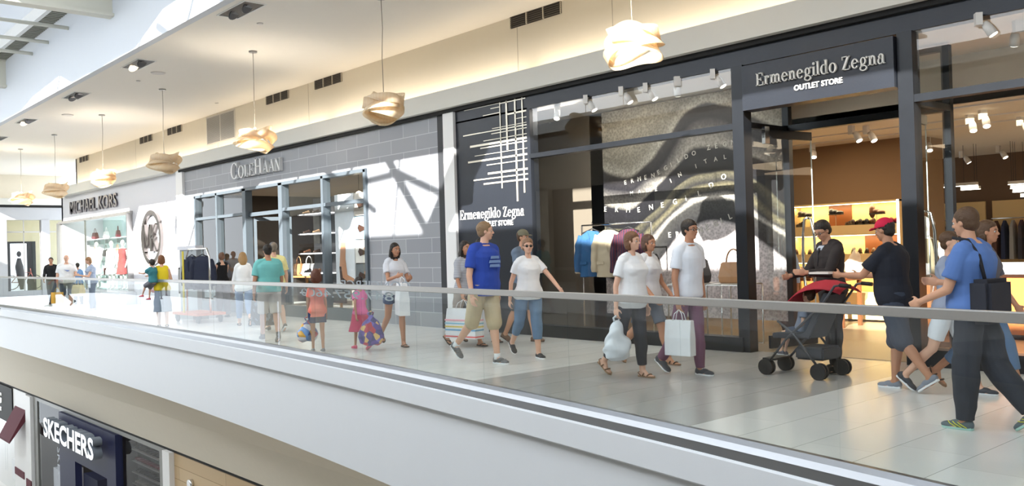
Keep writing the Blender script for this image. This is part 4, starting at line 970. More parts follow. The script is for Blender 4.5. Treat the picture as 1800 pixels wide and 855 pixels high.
t = serif('shop_lettering', 'Ermenegildo Zegna', .25, letm, .01, w=.1, th=.035, fit=l1[0]-l0[0], loc=(l0[0], SF-.02, S(811, 387)[1]), rot=UPR); tag(t, 'small pale serif name on the black panel left of the window', 'shop sign')
t = text('shop_lettering', 'OUTLET STORE', .135, letm, None, .006, loc=(S(845, 398)[0], SF-.027, S(845, 399)[1]), rot=UPR, bold=.003); tag(t, 'small pale OUTLET STORE line beneath the name on the black panel', 'shop sign')
# projecting sign box over the entrance
g = empty('sign_box', 'black sign box with the pale serif shop name above the glass doors', 'shop sign', (0, 0, 0))
b = B(); b.box(-6.98, -4.87, SF-.14, SF+.1, 3.32, 3.93); b.build('panel', zdark, g)
YS = SF-.14
l0 = S(1331, 148, YS); l1 = S(1559, 110, YS)
serif('lettering', 'Ermenegildo Zegna', .235, letm, .03, g, fit=l1[0]-l0[0], loc=(l0[0], YS-.002, S(1331, 152, YS)[1]), rot=UPR)
o0 = S(1397, 159, YS); o1 = S(1482, 150, YS)
text('small_lettering', 'OUTLET STORE', .1, letm, g, .008, fit=o1[0]-o0[0], loc=(o0[0], YS-.012, S(1397, 160, YS)[1]), rot=UPR, bold=.002)
# recessed entrance: side glass, inner posts, head
IY = 11.75
b = B(); b.box(-7.14, -7.04, IY-.05, IY+.05, 0, 3.97); b.box(-4.84, -4.74, IY-.05, IY+.05, 0, 3.97); b.box(-7.14, -4.74, IY-.05, IY+.05, 3.12, 3.22); b.box(-7.14, -7.06, SF+.1, IY, 3.12, 3.2); b.box(-4.82, -4.74, SF+.1, IY, 3.12, 3.2); b.box(-7.14, -4.74, IY-.05, IY+.05, 3.9, 3.97)
struct(b.build('door_2', frame_b))
for x in (-7.1, -4.78):
    b = B(); b.poly([(x, SF+.12, .1), (x, IY-.05, .1), (x, IY-.05, 3.95), (x, SF+.12, 3.95)]); struct(b.build('window_8', gclear, recalc=False))
struct(pane('window_9', -7.04, -4.84, 3.22, 3.9, IY, None))
def door_leaf(x, y, rz, mir, label):
    g = empty('glass_door', label, 'door', (x, y, 0), rz)
    b = B(); b.box(0, .98, -.02, .02, .02, .2); b.build('bottom_rail', frame_b, g)
    b = B(); b.box(0, .98, -.02, .02, 2.98, 3.1); b.build('top_rail', frame_b, g)
    pane('glass', 0, .98, .2, 2.98, 0, g)
    b = B(); b.box(.975, .985, -.006, .006, .2, 2.98); b.build('glass_edge', M('bright_edge', sr(200, 215, 212), .2), g)
    b = B(); b.box(0, .09, -.03, .03, 2.9, 3.14); b.build('pivot_patch', chrome, g)
    for sy in (-1, 1):
        b = B(); b.tube([(.86, sy*.01, 1.85), (.86, sy*.06, 1.83), (.87, sy*.1, 1.6), (.87, sy*.11, 1.3), (.87, sy*.1, 1.0), (.86, sy*.06, .78), (.86, sy*.01, .76)], .02, 10); b.build('pull_handle', chrome, g)
    return g
door_leaf(-6.98, 10.95, R(80), 1, 'open glass door on the left side of the black shop entrance')
door_leaf(-4.94, 10.78, R(98), 1, 'open glass door on the right side of the black shop entrance')
# interior shell
tan = M('shop_brown_wall', sr(146, 118, 88), .7, var=.03); grw = M('taupe_wall', sr(120, 110, 98), .7, var=.03)
shopf = M('shop_wood_floor', sr(168, 146, 118), .35, var=.15, scale=2)
b = B(); b.box(-13.4, 4, 10.75, 21.5, -.0, .006); struct(b.build('floor', shopf))
b = B(); b.box(-13.4, 4, 12.7, 21.5, 3.35, 3.45); b.box(-13.4, 4, 10.78, 12.7, 4.0, 4.1); b.box(-13.4, 4, 12.7, 12.8, 3.35, 4.1); struct(b.build('ceiling', M('shop_ceiling', sr(226, 219, 206), .7)))
b = B(); b.box(-13.4, -7.05, 16.0, 16.2, 0, 3.4); b.box(-7.15, -7.05, 16.2, 17.0, 0, 3.4); struct(b.build('wall_shop_rear', tan))
b = B(); b.box(-13.4, 4, 21.3, 21.5, 0, 3.4); struct(b.build('wall_shop_deep', M('shop_deep_wall', sr(110, 86, 64), .7)))
b = B(); b.box(-13.4, -13.3, 10.8, 16, 0, 4.1); b.box(-11.5, -10.9, 12.2, 12.4, 0, 4.1) ; struct(b.build('wall_shop_side', grw))
b = B(); b.box(-13.4, -10.95, 12.2, 12.4, 0, 4.05); struct(b.build('wall_display', grw))
for x, y in ((-8.5, 13.9), (-5.6, 14.2), (-2, 13.5), (1.5, 14)): area('shop_lamps', (x, y, 3.3), (0, 0, 0), 1.5, 2, 42, (1, .80, .56))
for x, y in ((-3, 18.5), (1, 18.5)): area('shop_lamps', (x, y, 3.3), (0, 0, 0), 2, 2, 40, (1, .76, .5))
area('display_lamps', (-11.3, 11.1, 3.95), (R(-30), 0, 0), 1.2, .3, 20, (1, .9, .78))
area('display_lamps', (-9.6, 11.3, 3.95), (R(12), 0, 0), 3, .4, 22, (1, .92, .8))
# big woven-cloth picture
pm = bpy.data.materials.new('woven_cloth_print'); pm.use_nodes = True; nt = pm.node_tree; bs = nt.nodes['Principled BSDF']; bs.inputs['Roughness'].default_value = .5
tc = nt.nodes.new('ShaderNodeTexCoord'); sp3 = nt.nodes.new('ShaderNodeSeparateXYZ'); nt.links.new(tc.outputs['Object'], sp3.inputs[0])
def mm(op, a, b_, c=None):
    n = nt.nodes.new('ShaderNodeMath'); n.operation = op
    for i, v in enumerate((a, b_, c)):
        if v is None: continue
        if isinstance(v, (int, float)): n.inputs[i].default_value = v
        else: nt.links.new(v, n.inputs[i])
    return n.outputs[0]
# folds of the printed cloth: a height that waves along the picture
fold = mm('MULTIPLY', mm('SINE', mm('MULTIPLY_ADD', sp3.outputs['X'], 1.7, -2.4), 0), .42)
nz_ = nt.nodes.new('ShaderNodeTexNoise'); nz_.inputs['Scale'].default_value = .9; nz_.inputs['Detail'].default_value = 1; nt.links.new(tc.outputs['Object'], nz_.inputs['Vector'])
v_ = mm('SUBTRACT', mm('ADD', mm('MULTIPLY', sp3.outputs['Z'], 1.0), mm('MULTIPLY', nz_.outputs['Fac'], .5)), mm('ADD', fold, mm('MULTIPLY', sp3.outputs['X'], .08)))
rp = nt.nodes.new('ShaderNodeValToRGB'); el = rp.color_ramp.elements; el[0].position = .0; el[0].color = (*sr(228, 214, 216), 1); el[1].position = 1; el[1].color = (*sr(186, 176, 158), 1)
for p_, c_ in ((.34, sr(232, 222, 224)), (.36, sr(40, 38, 42)), (.44, sr(70, 68, 66)), (.455, sr(206, 198, 190)), (.475, sr(60, 58, 60)), (.5, sr(120, 112, 88)), (.52, sr(46, 44, 46)), (.56, sr(104, 98, 80)), (.57, sr(30, 29, 33)), (.66, sr(38, 36, 42)), (.675, sr(170, 164, 156)), (.73, sr(96, 92, 92)), (.75, sr(44, 42, 48)), (.8, sr(60, 56, 58)), (.815, sr(190, 184, 172)), (.86, sr(150, 144, 132))):
    e_ = el.new(p_); e_.color = (*c_, 1)
nt.links.new(mm('MULTIPLY', v_, .235), rp.inputs[0])
wv_ = nt.nodes.new('ShaderNodeTexVoronoi'); wv_.inputs['Scale'].default_value = 26; nt.links.new(tc.outputs['Object'], wv_.inputs['Vector'])
mx_ = nt.nodes.new('ShaderNodeMix'); mx_.data_type = 'RGBA'; mx_.blend_type = 'MULTIPLY'; mx_.inputs[0].default_value = .6; nt.links.new(rp.outputs[0], mx_.inputs[6]); nt.links.new(wv_.outputs['Distance'], mx_.inputs[7]); nt.links.new(mx_.outputs[2], bs.inputs['Base Color'])
PY = 12.1; pxl, pxr = S(1060, 300, PY)[0], S(1379, 300, PY)[0]
g = empty('picture_wall', 'huge picture of folded woven cloth with lettering behind the display window', 'picture', (pxl, PY, 0)); PWd = pxr-pxl
b = B(); b.box(0, PWd, 0, .08, .3, 3.98); b.build('printed_panel', pm, g)
wl = C_(sr(190, 186, 178), .6)
def on_poster(name, s, size, pts, parent):
    """letters one by one along a curve in photo pixels of the picture"""
    P = [at(px, py, Y=PY) - Vector((pxl, PY, 0)) for px, py in pts]; L_ = [0]
    for a_, c_ in zip(P, P[1:]): L_.append(L_[-1]+(c_-a_).length)
    bmj = bmesh.new()
    cu = bpy.data.curves.new('t', 'FONT'); o = bpy.data.objects.new('t', cu); COL.objects.link(o)
    for i, ch in enumerate(s):
        if ch == ' ': continue
        d = L_[-1]*i/max(1, len(s)-1); j = max(k for k in range(len(L_)) if L_[k] <= d+1e-6); j = min(j, len(P)-2); f_ = (d-L_[j])/(L_[j+1]-L_[j]); q = P[j].lerp(P[j+1], f_); tg = (P[j+1]-P[j]).normalized()
        cu.body = ch; cu.size = size; cu.extrude = .003; cu.offset = .002; cu.resolution_u = 2
        dg = bpy.context.evaluated_depsgraph_get(); dg.update(); me = bpy.data.meshes.new_from_object(o.evaluated_get(dg))
        ang = math.atan2(tg.z, tg.x); me.transform(Matrix.Translation((q.x, -.006, q.z)) @ Matrix.Rotation(-ang, 4, 'Y') @ Matrix.Rotation(R(90), 4, 'X')); bmj.from_mesh(me); bpy.data.meshes.remove(me)
    bpy.data.objects.remove(o); me = bpy.data.meshes.new(name); bmj.to_mesh(me); bmj.free(); return link(name, me, wl, parent)
on_poster('woven_words', 'ERMENEGILDO ZEGNA', .11, ((1098, 325), (1150, 312), (1200, 282), (1240, 265), (1300, 252)), g)
on_poster('woven_words', 'MADE IN ITALY', .1, ((1108, 344), (1160, 335), (1200, 308), (1240, 288), (1290, 276)), g)
on_poster('woven_words', 'ERMENEGILDO', .13, ((1062, 372), (1120, 374), (1180, 362), (1230, 345), (1270, 318)), g)
on_poster('woven_words', 'ERMENEGILDO', .13, ((1175, 418), (1220, 414), (1260, 398), (1310, 372)), g)
# ------------------------------------------------------------------ black shop: fittings
shf = M('shelf_maple', sr(226, 196, 140), .5, var=.04); glowp = M('niche_panel', sr(236, 214, 150), .5, var=.02); wal = M('walnut_panel', sr(128, 74, 38), .45, var=.15, scale=3)
NY = 15.6; nx0, nx1 = S(1393, 400, NY)[0], S(1577, 400, NY)[0]; nz = lambda py, px=1485: S(px, py, NY)[1]
zt = nz(359); z1 = nz(396.5); z1b = nz(414); z2 = nz(446.5); z2b = nz(462)
g = empty('shoe_wall_unit', 'lit maple wall unit of shoe shelves at the back of the black shop', 'shelf unit', (nx0, NY, 0)); W_ = nx1-nx0
b = B(); b.box(0, W_, .3, .36, 0, zt); b.build('back_panel', glowp, g)
b = B(); b.box(-.03, 0, 0, .36, 0, zt+.03); b.build('side_panel', shf, g); b = B(); b.box(W_, W_+.04, 0, .36, 0, zt+.03); b.build('side_panel', shf, g)
b = B(); b.box(-.03, W_+.04, 0, .36, zt, zt+.03); b.build('top_panel', shf, g)
for za, zb_ in ((z1b, z1), (z2b, z2), (.05, z2b-.55)): b = B(); b.box(0, W_, 0, .3, za, zb_); b.build('shelf', shf, g)
b = B(); b.box(W_*.3, W_*.52, .28, .3, z1, zt); b.build('walnut_panel', wal, g); b = B(); b.box(W_*.64, W_*.95, .28, .3, z2, z1b); b.build('walnut_panel', wal, g)
for za in (zt-.012, z1b-.012, z2b-.012):
    b = B(); b.box(.02, W_-.02, .02, .05, za, za+.01); b.build('light_strip', M('warm_strip', (1, .88, .6), emit=9), g)
    area('niche_light', (nx0+W_/2, NY+.12, za-.02), (R(18), 0, 0), W_, .08, 9, (1, .80, .45))
b = B(); b.box(W_+.0, W_+.045, -.005, 0, .5, zt+.03); b.build('edge_light', M('white_strip', (1, .97, .92), emit=4), g)
ords = ['first', 'second', 'third', 'fourth', 'fifth', 'sixth', 'seventh', 'eighth', 'ninth', 'tenth', 'eleventh', 'twelfth']
for i, px in enumerate((1407, 1434, 1446, 1495, 1508, 1519, 1531, 1562, 1573)):
    shoe_obj(S(px, 396, NY+.12)[0], NY+.12, z1+.002, sc_[i % 4] if i < 7 else sr(140, 30, 50), R(150), ords[i]+' shoe from the left along the upper shelf of the lit shoe wall', 'shoes on the upper lit shelf', L_=.3)
for i, px in enumerate((1400, 1412, 1424, 1436, 1500, 1512, 1524, 1536, 1548, 1560)):
    shoe_obj(S(px, 446, NY+.12)[0], NY+.12, z2+.002, sc_[(i+2) % 5], R(120), ords[i]+' shoe from the left along the lower shelf of the lit shoe wall', 'shoes on the lower lit shelf', L_=.28)
for i, (px, py, bt) in enumerate(((1413, 382, 0), (1468, 378, 0), (1540, 377, 1))):
    x, z = S(px, py, NY+.1); b = B(); b.tube([(x, NY+.12, z1), (x, NY+.12, z-.0)], .006, 6); tag(b.build('shoe_stand', steel), ['thin metal stem holding the left single shoe', 'thin metal stem holding the middle single shoe', 'thin metal stem holding the high boot'][i], 'stand', 'shoe stands')
    shoe_obj(x, NY+.12, z, sc_[i % 3], R(-10), ['dark shoe raised on a stem at the left of the shoe wall', 'dark shoe raised on a stem before the walnut panel', 'black ankle boot raised on a stem at the right of the shoe wall'][i], 'shoes raised on stems', boot=bt, L_=.34)
p = at(1440, 492, Z=.82); g = table('display_table', p.x, p.y, 1.25, .7, .86, 'dark walnut table where the clerk folds clothes', wal)
b = B(); b.box(-.6, .6, -.32, .32, .28, .31); b.build('lower_shelf', wal, g)
tp_ = p.copy()
b = B()
for i in range(5): b.ell((tp_.x-.35+i*.11, tp_.y+random.uniform(-.08, .08), .905), (.14, .16, .055))
me = remesh(b.bm, .012, 1, wr=.022, seed=5); pt = M('camo_cloth', sr(150, 128, 110), .8, var=.55, scale=18); tag(link('folded_clothes', me, pt), 'heap of patterned brown and cream clothing on the walnut table', 'clothes')
b = B()
for i in range(4): b.ell((tp_.x+.22+i*.08, tp_.y+.02, .9), (.14, .16, .05))
tag(link('folded_clothes', remesh(b.bm, .012, 1, wr=.02, seed=8), C_(sr(38, 32, 32), .8)), 'dark garment folded on the right of the walnut table', 'clothes')
for k in range(3):
    b = B(); b.box(tp_.x-.5+k*.34, tp_.x-.2+k*.34, tp_.y-.2, tp_.y+.2, .312, .36+.03*k); tag(b.build('folded_shirt', C_([sr(120, 100, 90), sr(200, 190, 180), sr(60, 60, 66)][k], .8), bev=.01), ['brown', 'pale', 'charcoal'][k]+' folded shirt on the low shelf of the walnut table', 'clothes', 'folded shirts under the table')
# clothes rail in the window with three jackets
rp_ = S(1030, 395, 11.3); rq = S(1136, 390, 11.3); rz_ = 1.9
g = empty('clothes_rail', 'thin chrome clothes rail standing in the display window', 'clothes rail', ((rp_[0]+rq[0])/2, 11.3, 0)); hw = (rq[0]-rp_[0])/2+.1
b = B(); b.tube([(-hw, 0, rz_), (hw, 0, rz_)], .014, 8); b.build('rail', chrome, g)
for sx in (-hw, hw):
    b = B(); b.tube([(sx, 0, .03), (sx, 0, rz_)], .014, 8); b.build('post', chrome, g)
    b = B(); b.box(sx-.02, sx+.02, -.25, .25, 0, .03); b.build('foot', chrome, g)
def jacket(x, y, col, lab, rz, stripe=None):
    g = empty('jacket', lab, 'jacket', (x, y, rz_-.02), rz, 'jackets on the window rail')
    b = B()
    b.ring([ered(Vector((0, 0, -h)), dd, ww, Vector((0, 0, 1)), Vector((1, 0, 0)), 16, 2.4) for h, dd, ww in ((.88, .09, .25), (.7, .085, .24), (.45, .08, .215), (.28, .085, .23), (.18, .075, .22), (.12, .06, .16), (.08, .05, .09))])
    for sd in (1, -1): b.tube([(0, sd*.19, -.17), (0, sd*.25, -.35), (.02, sd*.275, -.6), (.03, sd*.27, -.8)], [.07, .075, .066, .06], 12)
    m = C_(col, .85) if not stripe else stripe
    link('body', remesh(b.bm, .011, 2, wr=.007, seed=abs(int(x*10))), m, g)
    for sd in (1, -1):
        b = B(); b.prism([(.085, sd*.01, -.45), (.092, sd*.085, -.24), (.07, sd*.11, -.17), (.055, sd*.07, -.1), (.075, sd*.03, -.2)], (.012, 0, 0)); b.build('lapel', m, g)
        b = B(); b.box(.088, .1, sd*.15-.06, sd*.15+.06, -.66, -.61); b.build('pocket', m, g)
    b = B(); b.tube([(0, 0, .02), (.03, 0, .055), (0, 0, .075), (-.03, 0, .05)], .004, 6); b.tube([(0, -.18, -.12), (0, 0, -.04), (0, .18, -.12)], .012, 6); b.build('hanger', slot, g)
    return g
sm = bpy.data.materials.new('burgundy_stripe_cloth'); sm.use_nodes = True; nt = sm.node_tree; bs = nt.nodes['Principled BSDF']; tc = nt.nodes.new('ShaderNodeTexCoord'); wv_ = nt.nodes.new('ShaderNodeTexWave'); wv_.bands_direction = 'Y'; wv_.inputs['Scale'].default_value = 7; nt.links.new(tc.outputs['Object'], wv_.inputs['Vector'])
m_ = nt.nodes.new('ShaderNodeMix'); m_.data_type = 'RGBA'; m_.inputs[6].default_value = (*sr(96, 36, 48), 1); m_.inputs[7].default_value = (*sr(40, 34, 60), 1); nt.links.new(wv_.outputs['Fac'], m_.inputs[0]); nt.links.new(m_.outputs[2], bs.inputs['Base Color']); bs.inputs['Roughness'].default_value = .85
jacket(S(1042, 440, 11.3)[0], 11.3, sr(46, 92, 138), 'blue jacket hanging on the left of the window rail', R(-62)); jacket(S(1072, 440, 11.3)[0], 11.3, sr(196, 180, 154), 'beige jacket hanging in the middle of the window rail', R(-62)); jacket(S(1106, 440, 11.3)[0], 11.3, None, 'burgundy striped jacket hanging on the right of the window rail', R(-66), sm)
for i, (px, l) in enumerate(((1215, 'left'), (1285, 'right'))):
    x = S(px, 540, 11.1)[0]; g = empty('display_stool', l+' open chrome frame stool behind the display window', 'stool', (x, 11.2, 0), 0, 'chrome frame stools')
    for yy in (-.3, .3):
        b = B(); b.tube([(-.28, yy, .02), (-.28, yy, .9), (.28, yy, .9), (.28, yy, .02), (-.28, yy, .02)], .014, 6); b.build('frame', chrome, g)
    b = B(); b.box(-.28, .28, -.3, .3, .9, .92); b.build('seat', M('stool_top', sr(190, 186, 180), .3), g)
    if i == 0: handbag(x, 11.2, .922, 1, 1.4, 'black handbag standing on the left chrome frame stool', 'window handbags')
    else: handbag(x, 11.2, .922, 3, 1.2, 'tan handbag standing on the right chrome frame stool', 'window handbags')
# spotlights
spm = M('spot_white', sr(226, 224, 220), .4); spg = M('spot_glow', (1, .93, .8), emit=4)
def spot(px, py, zc, label, grp, k=1):
    p = at(px, py, Z=zc-.17)
    g = empty('spotlight', label, 'spotlight', (p.x, p.y, zc), random.choice((0, .6, -.7, 2.4)), grp)
    b = B(); b.box(-.035, .035, -.05, .05, -.14, 0); b.build('adapter', spm, g)
    b = B(); a_ = Vector((0, 0, -.11)); d = Vector((.45, -.15, -.8)).normalized(); b.tube([a_+Vector((.06, 0, -.0)), a_+Vector((.06, 0, 0))+d*.06, a_+Vector((.06, 0, 0))+d*.17], [.035, .052, .056], 12); b.build('lamp_can', spm, g)
    b = B(); e_ = a_+Vector((.06, 0, 0))+d*.172; b.tube([e_, e_+d*.004], .047, 12); b.build('lens', spg, g)
WD = ['far left', 'second', 'third', 'fourth', 'fifth', 'near right']
for i, (px, py) in enumerate(((980, 202), (1030, 186), (1092, 172), (1135, 166), (1191, 155), (1253, 143))): spot(px, py, 4.0, WD[i]+' spotlight along the ceiling of the display window', 'display window spotlights')
spot(1720, 50, 4.0, 'large spotlight behind the top pane right of the sign', 'display window spotlights'); spot(1790, 62, 4.0, 'spotlight at the top right corner of the photo', 'display window spotlights')
b = B()
for y in (13.1, 14.4, 15.3): b.box(-12, 3.5, y-.02, y+.02, 3.33, 3.35)
tag(b.build('trim_14', spm), kind='structure')
k_ = 0
for (px, py, nm) in ((1428, 270, 'a'), (1497, 240, 'b'), (1523, 240, 'c'), (1366, 258, 'd'), (1440, 286, 'e'), (1463, 287, 'f'), (1478, 283, 'g'), (1630, 258, 'j'), (1648, 274, 'k'), (1705, 222, 'm'), (1728, 214, 'n'), (1755, 271, 'o'), (1690, 280, 'p'), (1793, 225, 'q'), (1795, 282, 'r'), (1645, 285, 's')):
    spot(px, py, 3.35, ('white ceiling spotlight seen through the shop doorway' if px < 1600 else 'white ceiling spotlight seen through the window right of the doors'), 'shop doorway spotlights' if px < 1600 else 'right window spotlights')
for i, (x0, x1, py) in enumerate(((1650, 1718, 328), (1686, 1718, 332), (1765, 1800, 322), (1765, 1830, 329), (1765, 1830, 335), (1775, 1840, 343))):
    a_ = at(x0, py+2, Y=18.5); c_ = at(x1, py-3, Y=18.5); b = B(); L_ = c_.x-a_.x; b.box(0, L_, -.05, .05, 0, .06)
    g = empty('linear_lamp', ords[i]+' white linear ceiling lamp from the left deep inside the black shop', 'ceiling lamp', (a_.x, 18.5+.12*i, a_.z), 0, 'linear ceiling lamps'); b.build('housing', spm, g)
    for xx in (.05, L_-.05): b = B(); b.tube([(xx, 0, .06), (xx, 0, 3.35-a_.z)], .004, 5); b.build('cord', slot, g)
    b = B(); b.box(0, L_, -.045, .045, -.006, 0); b.build('diffuser', M('linear_glow', (1, .95, .85), emit=10), g)
# counters and racks behind the right window
def counter(x0, x1, y, h, lab, m1, name='counter'):
    g = empty(name, lab, 'counter', ((x0+x1)/2, y, 0)); w_ = (x1-x0)/2
    b = B(); b.box(-w_, w_, -.35, .35, .08, h-.04); b.build('body', m1, g); b = B(); b.box(-w_-.02, w_+.02, -.37, .37, h-.04, h); b.build('worktop', M('dark_top', sr(60, 38, 28), .3), g); b = B(); b.box(-w_+.05, w_-.05, -.3, .3, 0, .08); b.build('plinth', slot, g); return g
orangew = M('cherry_wood', sr(206, 128, 74), .4, var=.12, scale=3)
x = S(1632, 470, 12.6)[0]; counter(x-.45, x+.45, 12.8, .95, 'cherry wood counter close behind the right side of the entrance', orangew)
x = S(1765, 470, 13.6)[0]; counter(x-.9, x+1.6, 14.2, .95, 'long cherry wood cash counter behind the right window', orangew)
b = B(); b.box(x-.2, x+.3, 13.95, 14.0, .95, 1.12); tag(b.build('counter_sign', mkw), 'small white card sign standing on the long cash counter', 'sign')
mannequin(S(1622, 440, 12.4)[0]+.1, 12.25, sr(150, 136, 112), 'mannequin in a beige jacket behind the right entrance post', 1.8, rz=-80)
for i in range(4):
    x = -10.6+i*1.85; g = empty('garment_rack', ords[i]+' wall rack of clothes from the left at the deep end of the black shop', 'clothes rack', (x, 20.9, 0), 0, 'deep wall racks')
    b = B(); b.box(-.85, .85, .3, .35, 0, 2.3); b.build('back_panel', shf, g)
    b = B(); b.tube([(-.8, .1, 1.9), (.8, .1, 1.9)], .014, 6); b.build('rail', chrome, g)
    for k in range(9):
        b = B(); xx = -.7+k*.17; b.ring([[(xx-.03*w1, -.15*w2+.1, z), (xx+.03*w1, -.15*w2+.1, z), (xx+.03*w1, .15*w2+.1, z), (xx-.03*w1, .15*w2+.1, z)] for w1, w2, z in ((1.4, 1.1, 1.0), (1.3, 1, 1.4), (1, .95, 1.72), (.5, .3, 1.85))], smooth=False)
        b.build('garment', C_([sr(60, 60, 70), sr(190, 184, 172), sr(90, 60, 50), sr(40, 50, 80), sr(150, 150, 150)][(k+i) % 5], .85), g)
# ------------------------------------------------------------------ lower level shopfronts
LY = 9.05
def SL(px, py): p = at(px, py, Y=LY); return p.x, p.z
navy = M('navy_panel', sr(24, 30, 66), .5, var=.05, spec=.25); lgrey = M('aluminium_frame', sr(132, 132, 128), .45, metal=.2); burg = M('burgundy_canvas', sr(96, 40, 52), .8)
zh = -3.66; lx = lambda px: SL(px, 800)[0]
b = B(); b.box(-60, 2, LY-.02, LY+.3, zh-.06, zh); struct(b.build('trim_15', blackm))
b = B(); b.box(lx(28), lx(50), LY-.05, LY+.3, -8.2, zh-.06); b.box(lx(52), lx(60.5), LY-.12, LY+.3, -8.2, zh-.1); b.box(lx(294), lx(306), LY-.14, LY+.3, -8.2, zh-.06); struct(b.build('trim_16', pil))
b = B(); b.box(lx(29), lx(45), LY-.08, LY-.04, SL(37, 837)[1], SL(37, 825)[1]); b.box(lx(52), lx(60.5), LY-.15, LY-.11, SL(56, 856)[1], SL(56, 842)[1]); struct(b.build('trim_17', burg))
g = empty('shop_sign_board', 'black sign board with white letters at the left edge of the lower level', 'shop sign', (0, 0, 0))
b = B(); b.box(lx(28)-4, lx(28)-.02, LY-.1, LY+.1, SL(27, 747)[1], zh-.07); b.build('board', M('charcoal_board', sr(24, 24, 22), .7), g)
t = text('lettering', 'ERG', .62, M('white_letter', (.9, .9, .9), .4, emit=.4), g, .02, loc=(lx(12)-1.28, LY-.13, SL(10, 709)[1]), rot=UPR, bold=.012); t2 = text('small_lettering', 'OUTLET', .24, t.data.materials[0], g, .01, loc=(lx(11)-1.0, LY-.12, SL(10, 723)[1]), rot=UPR)
g = empty('awning', 'small sloping burgundy awning beside the black sign board below', 'awning', (lx(31), LY-.05, SL(31, 714)[1])); aw_ = lx(50)-lx(31)
b = B(); b.prism([(0, 0, 0), (0, -.62, -1.15), (0, -.62, -1.25), (0, 0, -.4)], (aw_, 0, 0)); b.build('canvas', burg, g)
b = B(); b.box(lx(61), lx(294), LY, LY+.12, zh-.2, zh-.05); b.box(lx(61), lx(67), LY, LY+.12, -8.2, zh-.2); b.box(lx(280), lx(294), LY, LY+.12, -8.2, zh-.2); struct(b.build('trim_18', lgrey))
g = empty('navy_entrance_portal', 'navy blue entrance portal with the raised white sign on the lower level', 'entrance portal', (0, 0, 0))
zq = SL(160, 822)[1]
b = B(); b.box(lx(111), lx(201), LY-.12, LY+.1, zq+.0, zh-.2); b.box(lx(111), lx(138), LY-.12, LY+.1, -8.2, zq); b.box(lx(194), lx(210), LY-.12, LY+.1, -8.2, zq); b.box(lx(201), lx(210), LY-.12, LY+.1, zq, zh-.2); b.build('portal', navy, g)
t = text('raised_lettering', 'SKECHERS', .92, [M('sign_white_face', (.95, .96, 1), .4, emit=.3), M('sign_grey_return', sr(120, 128, 138), .5)], g, .14, fit=lx(196)-lx(106), loc=(lx(106), LY-.4, SL(107, 762)[1]), rot=UPR, bold=.03)
glow_ = glass('lower_glass', (.8, .82, .84), 0, .5); struct(pane('window_10', lx(67), lx(111), -8.2, zh-.2, LY+.04, None, glow_)); struct(pane('window_11', lx(210), lx(280), -8.2, zh-.2, LY+.04, None, glow_)); struct(pane('window_12', lx(28)-5, lx(28), -8.2, SL(27, 747)[1], LY+.04, None))
t = text('window_lettering', 'SKEC', .55, M('frosted_letter', sr(190, 196, 206), .5), None, .003, loc=(lx(101), LY+.0, SL(101, 785)[1]), rot=(R(90), R(90), 0)); tag(t, 'pale lettering running down the glass of the lower shop window', 'window lettering')
plank = bpy.data.materials.new('wood_cladding'); plank.use_nodes = True; nt = plank.node_tree; bs = nt.nodes['Principled BSDF']; bs.inputs['Roughness'].default_value = .5
tc = nt.nodes.new('ShaderNodeTexCoord'); sx_ = nt.nodes.new('ShaderNodeSeparateXYZ'); cb_ = nt.nodes.new('ShaderNodeCombineXYZ'); br = nt.nodes.new('ShaderNodeTexBrick'); nt.links.new(tc.outputs['Object'], sx_.inputs[0]); nt.links.new(sx_.outputs[0], cb_.inputs[0]); nt.links.new(sx_.outputs[2], cb_.inputs[1]); nt.links.new(cb_.outputs[0], br.inputs['Vector'])
br.inputs['Color1'].default_value = (*sr(196, 168, 128), 1); br.inputs['Color2'].default_value = (*sr(206, 180, 142), 1); br.inputs['Mortar'].default_value = (*sr(150, 120, 84), 1); br.inputs['Scale'].default_value = 1; br.inputs['Brick Width'].default_value = 6; br.inputs['Row Height'].default_value = .34; br.inputs['Mortar Size'].default_value = .008; nt.links.new(br.outputs['Color'], bs.inputs['Base Color'])
b = B(); b.box(lx(306), 2, LY, LY+.3, -8.2, zh-.06); struct(b.build('wall_wood_cladding', plank))
p = SL(338, 851); b = B(); b.tube([(p[0], LY, p[1]), (p[0], LY-.1, p[1])], .12, 16); tag(b.build('wall_fitting', chrome), 'small round metal fitting on the wood cladding of the lower level', 'fitting')
b = B(); b.box(-60, lx(294), 13, 13.2, -8.2, -3.7); b.box(lx(60), lx(61), 9.2, 13, -8.2, -3.7); struct(b.build('wall_lower_shop', M('lower_shop_wall', sr(96, 92, 90), .7)))
b = B(); b.box(-60, 2, 9.3, 13.2, -3.8, -3.7); struct(b.build('ceiling', M('lower_shop_ceiling', sr(120, 116, 110), .8)))
area('shop_lamps', (lx(170), 11, -3.9), (0, 0, 0), 6, 2, 60, (1, .9, .8)); area('shop_lamps', (lx(5)-1, 11, -3.9), (0, 0, 0), 3, 2, 35, (1, .82, .66))
for i, px in enumerate((150, 172)):
    x = SL(px, 830)[0]-1.2; g = empty('shoe_rack', ['left', 'right'][i]+' tall rack of dark and red shoes inside the navy portal', 'shelf unit', (x, 11.4, -8.2))
    for zz in np.arange(.6, 3.9, .42):
        b = B(); b.box(-.7, .7, -.2, .2, zz, zz+.03); b.build('shelf', lgrey, g)
        b = B()
        for k in range(6): b.ell((-.6+k*.24, 0, zz+.08), (.05, .14, .055), None, 8)
        b.build('shoes', C_([sr(40, 36, 40), sr(130, 40, 60), sr(190, 186, 180)][int(zz*10) % 3], .6), g)['kind'] = 'stuff'
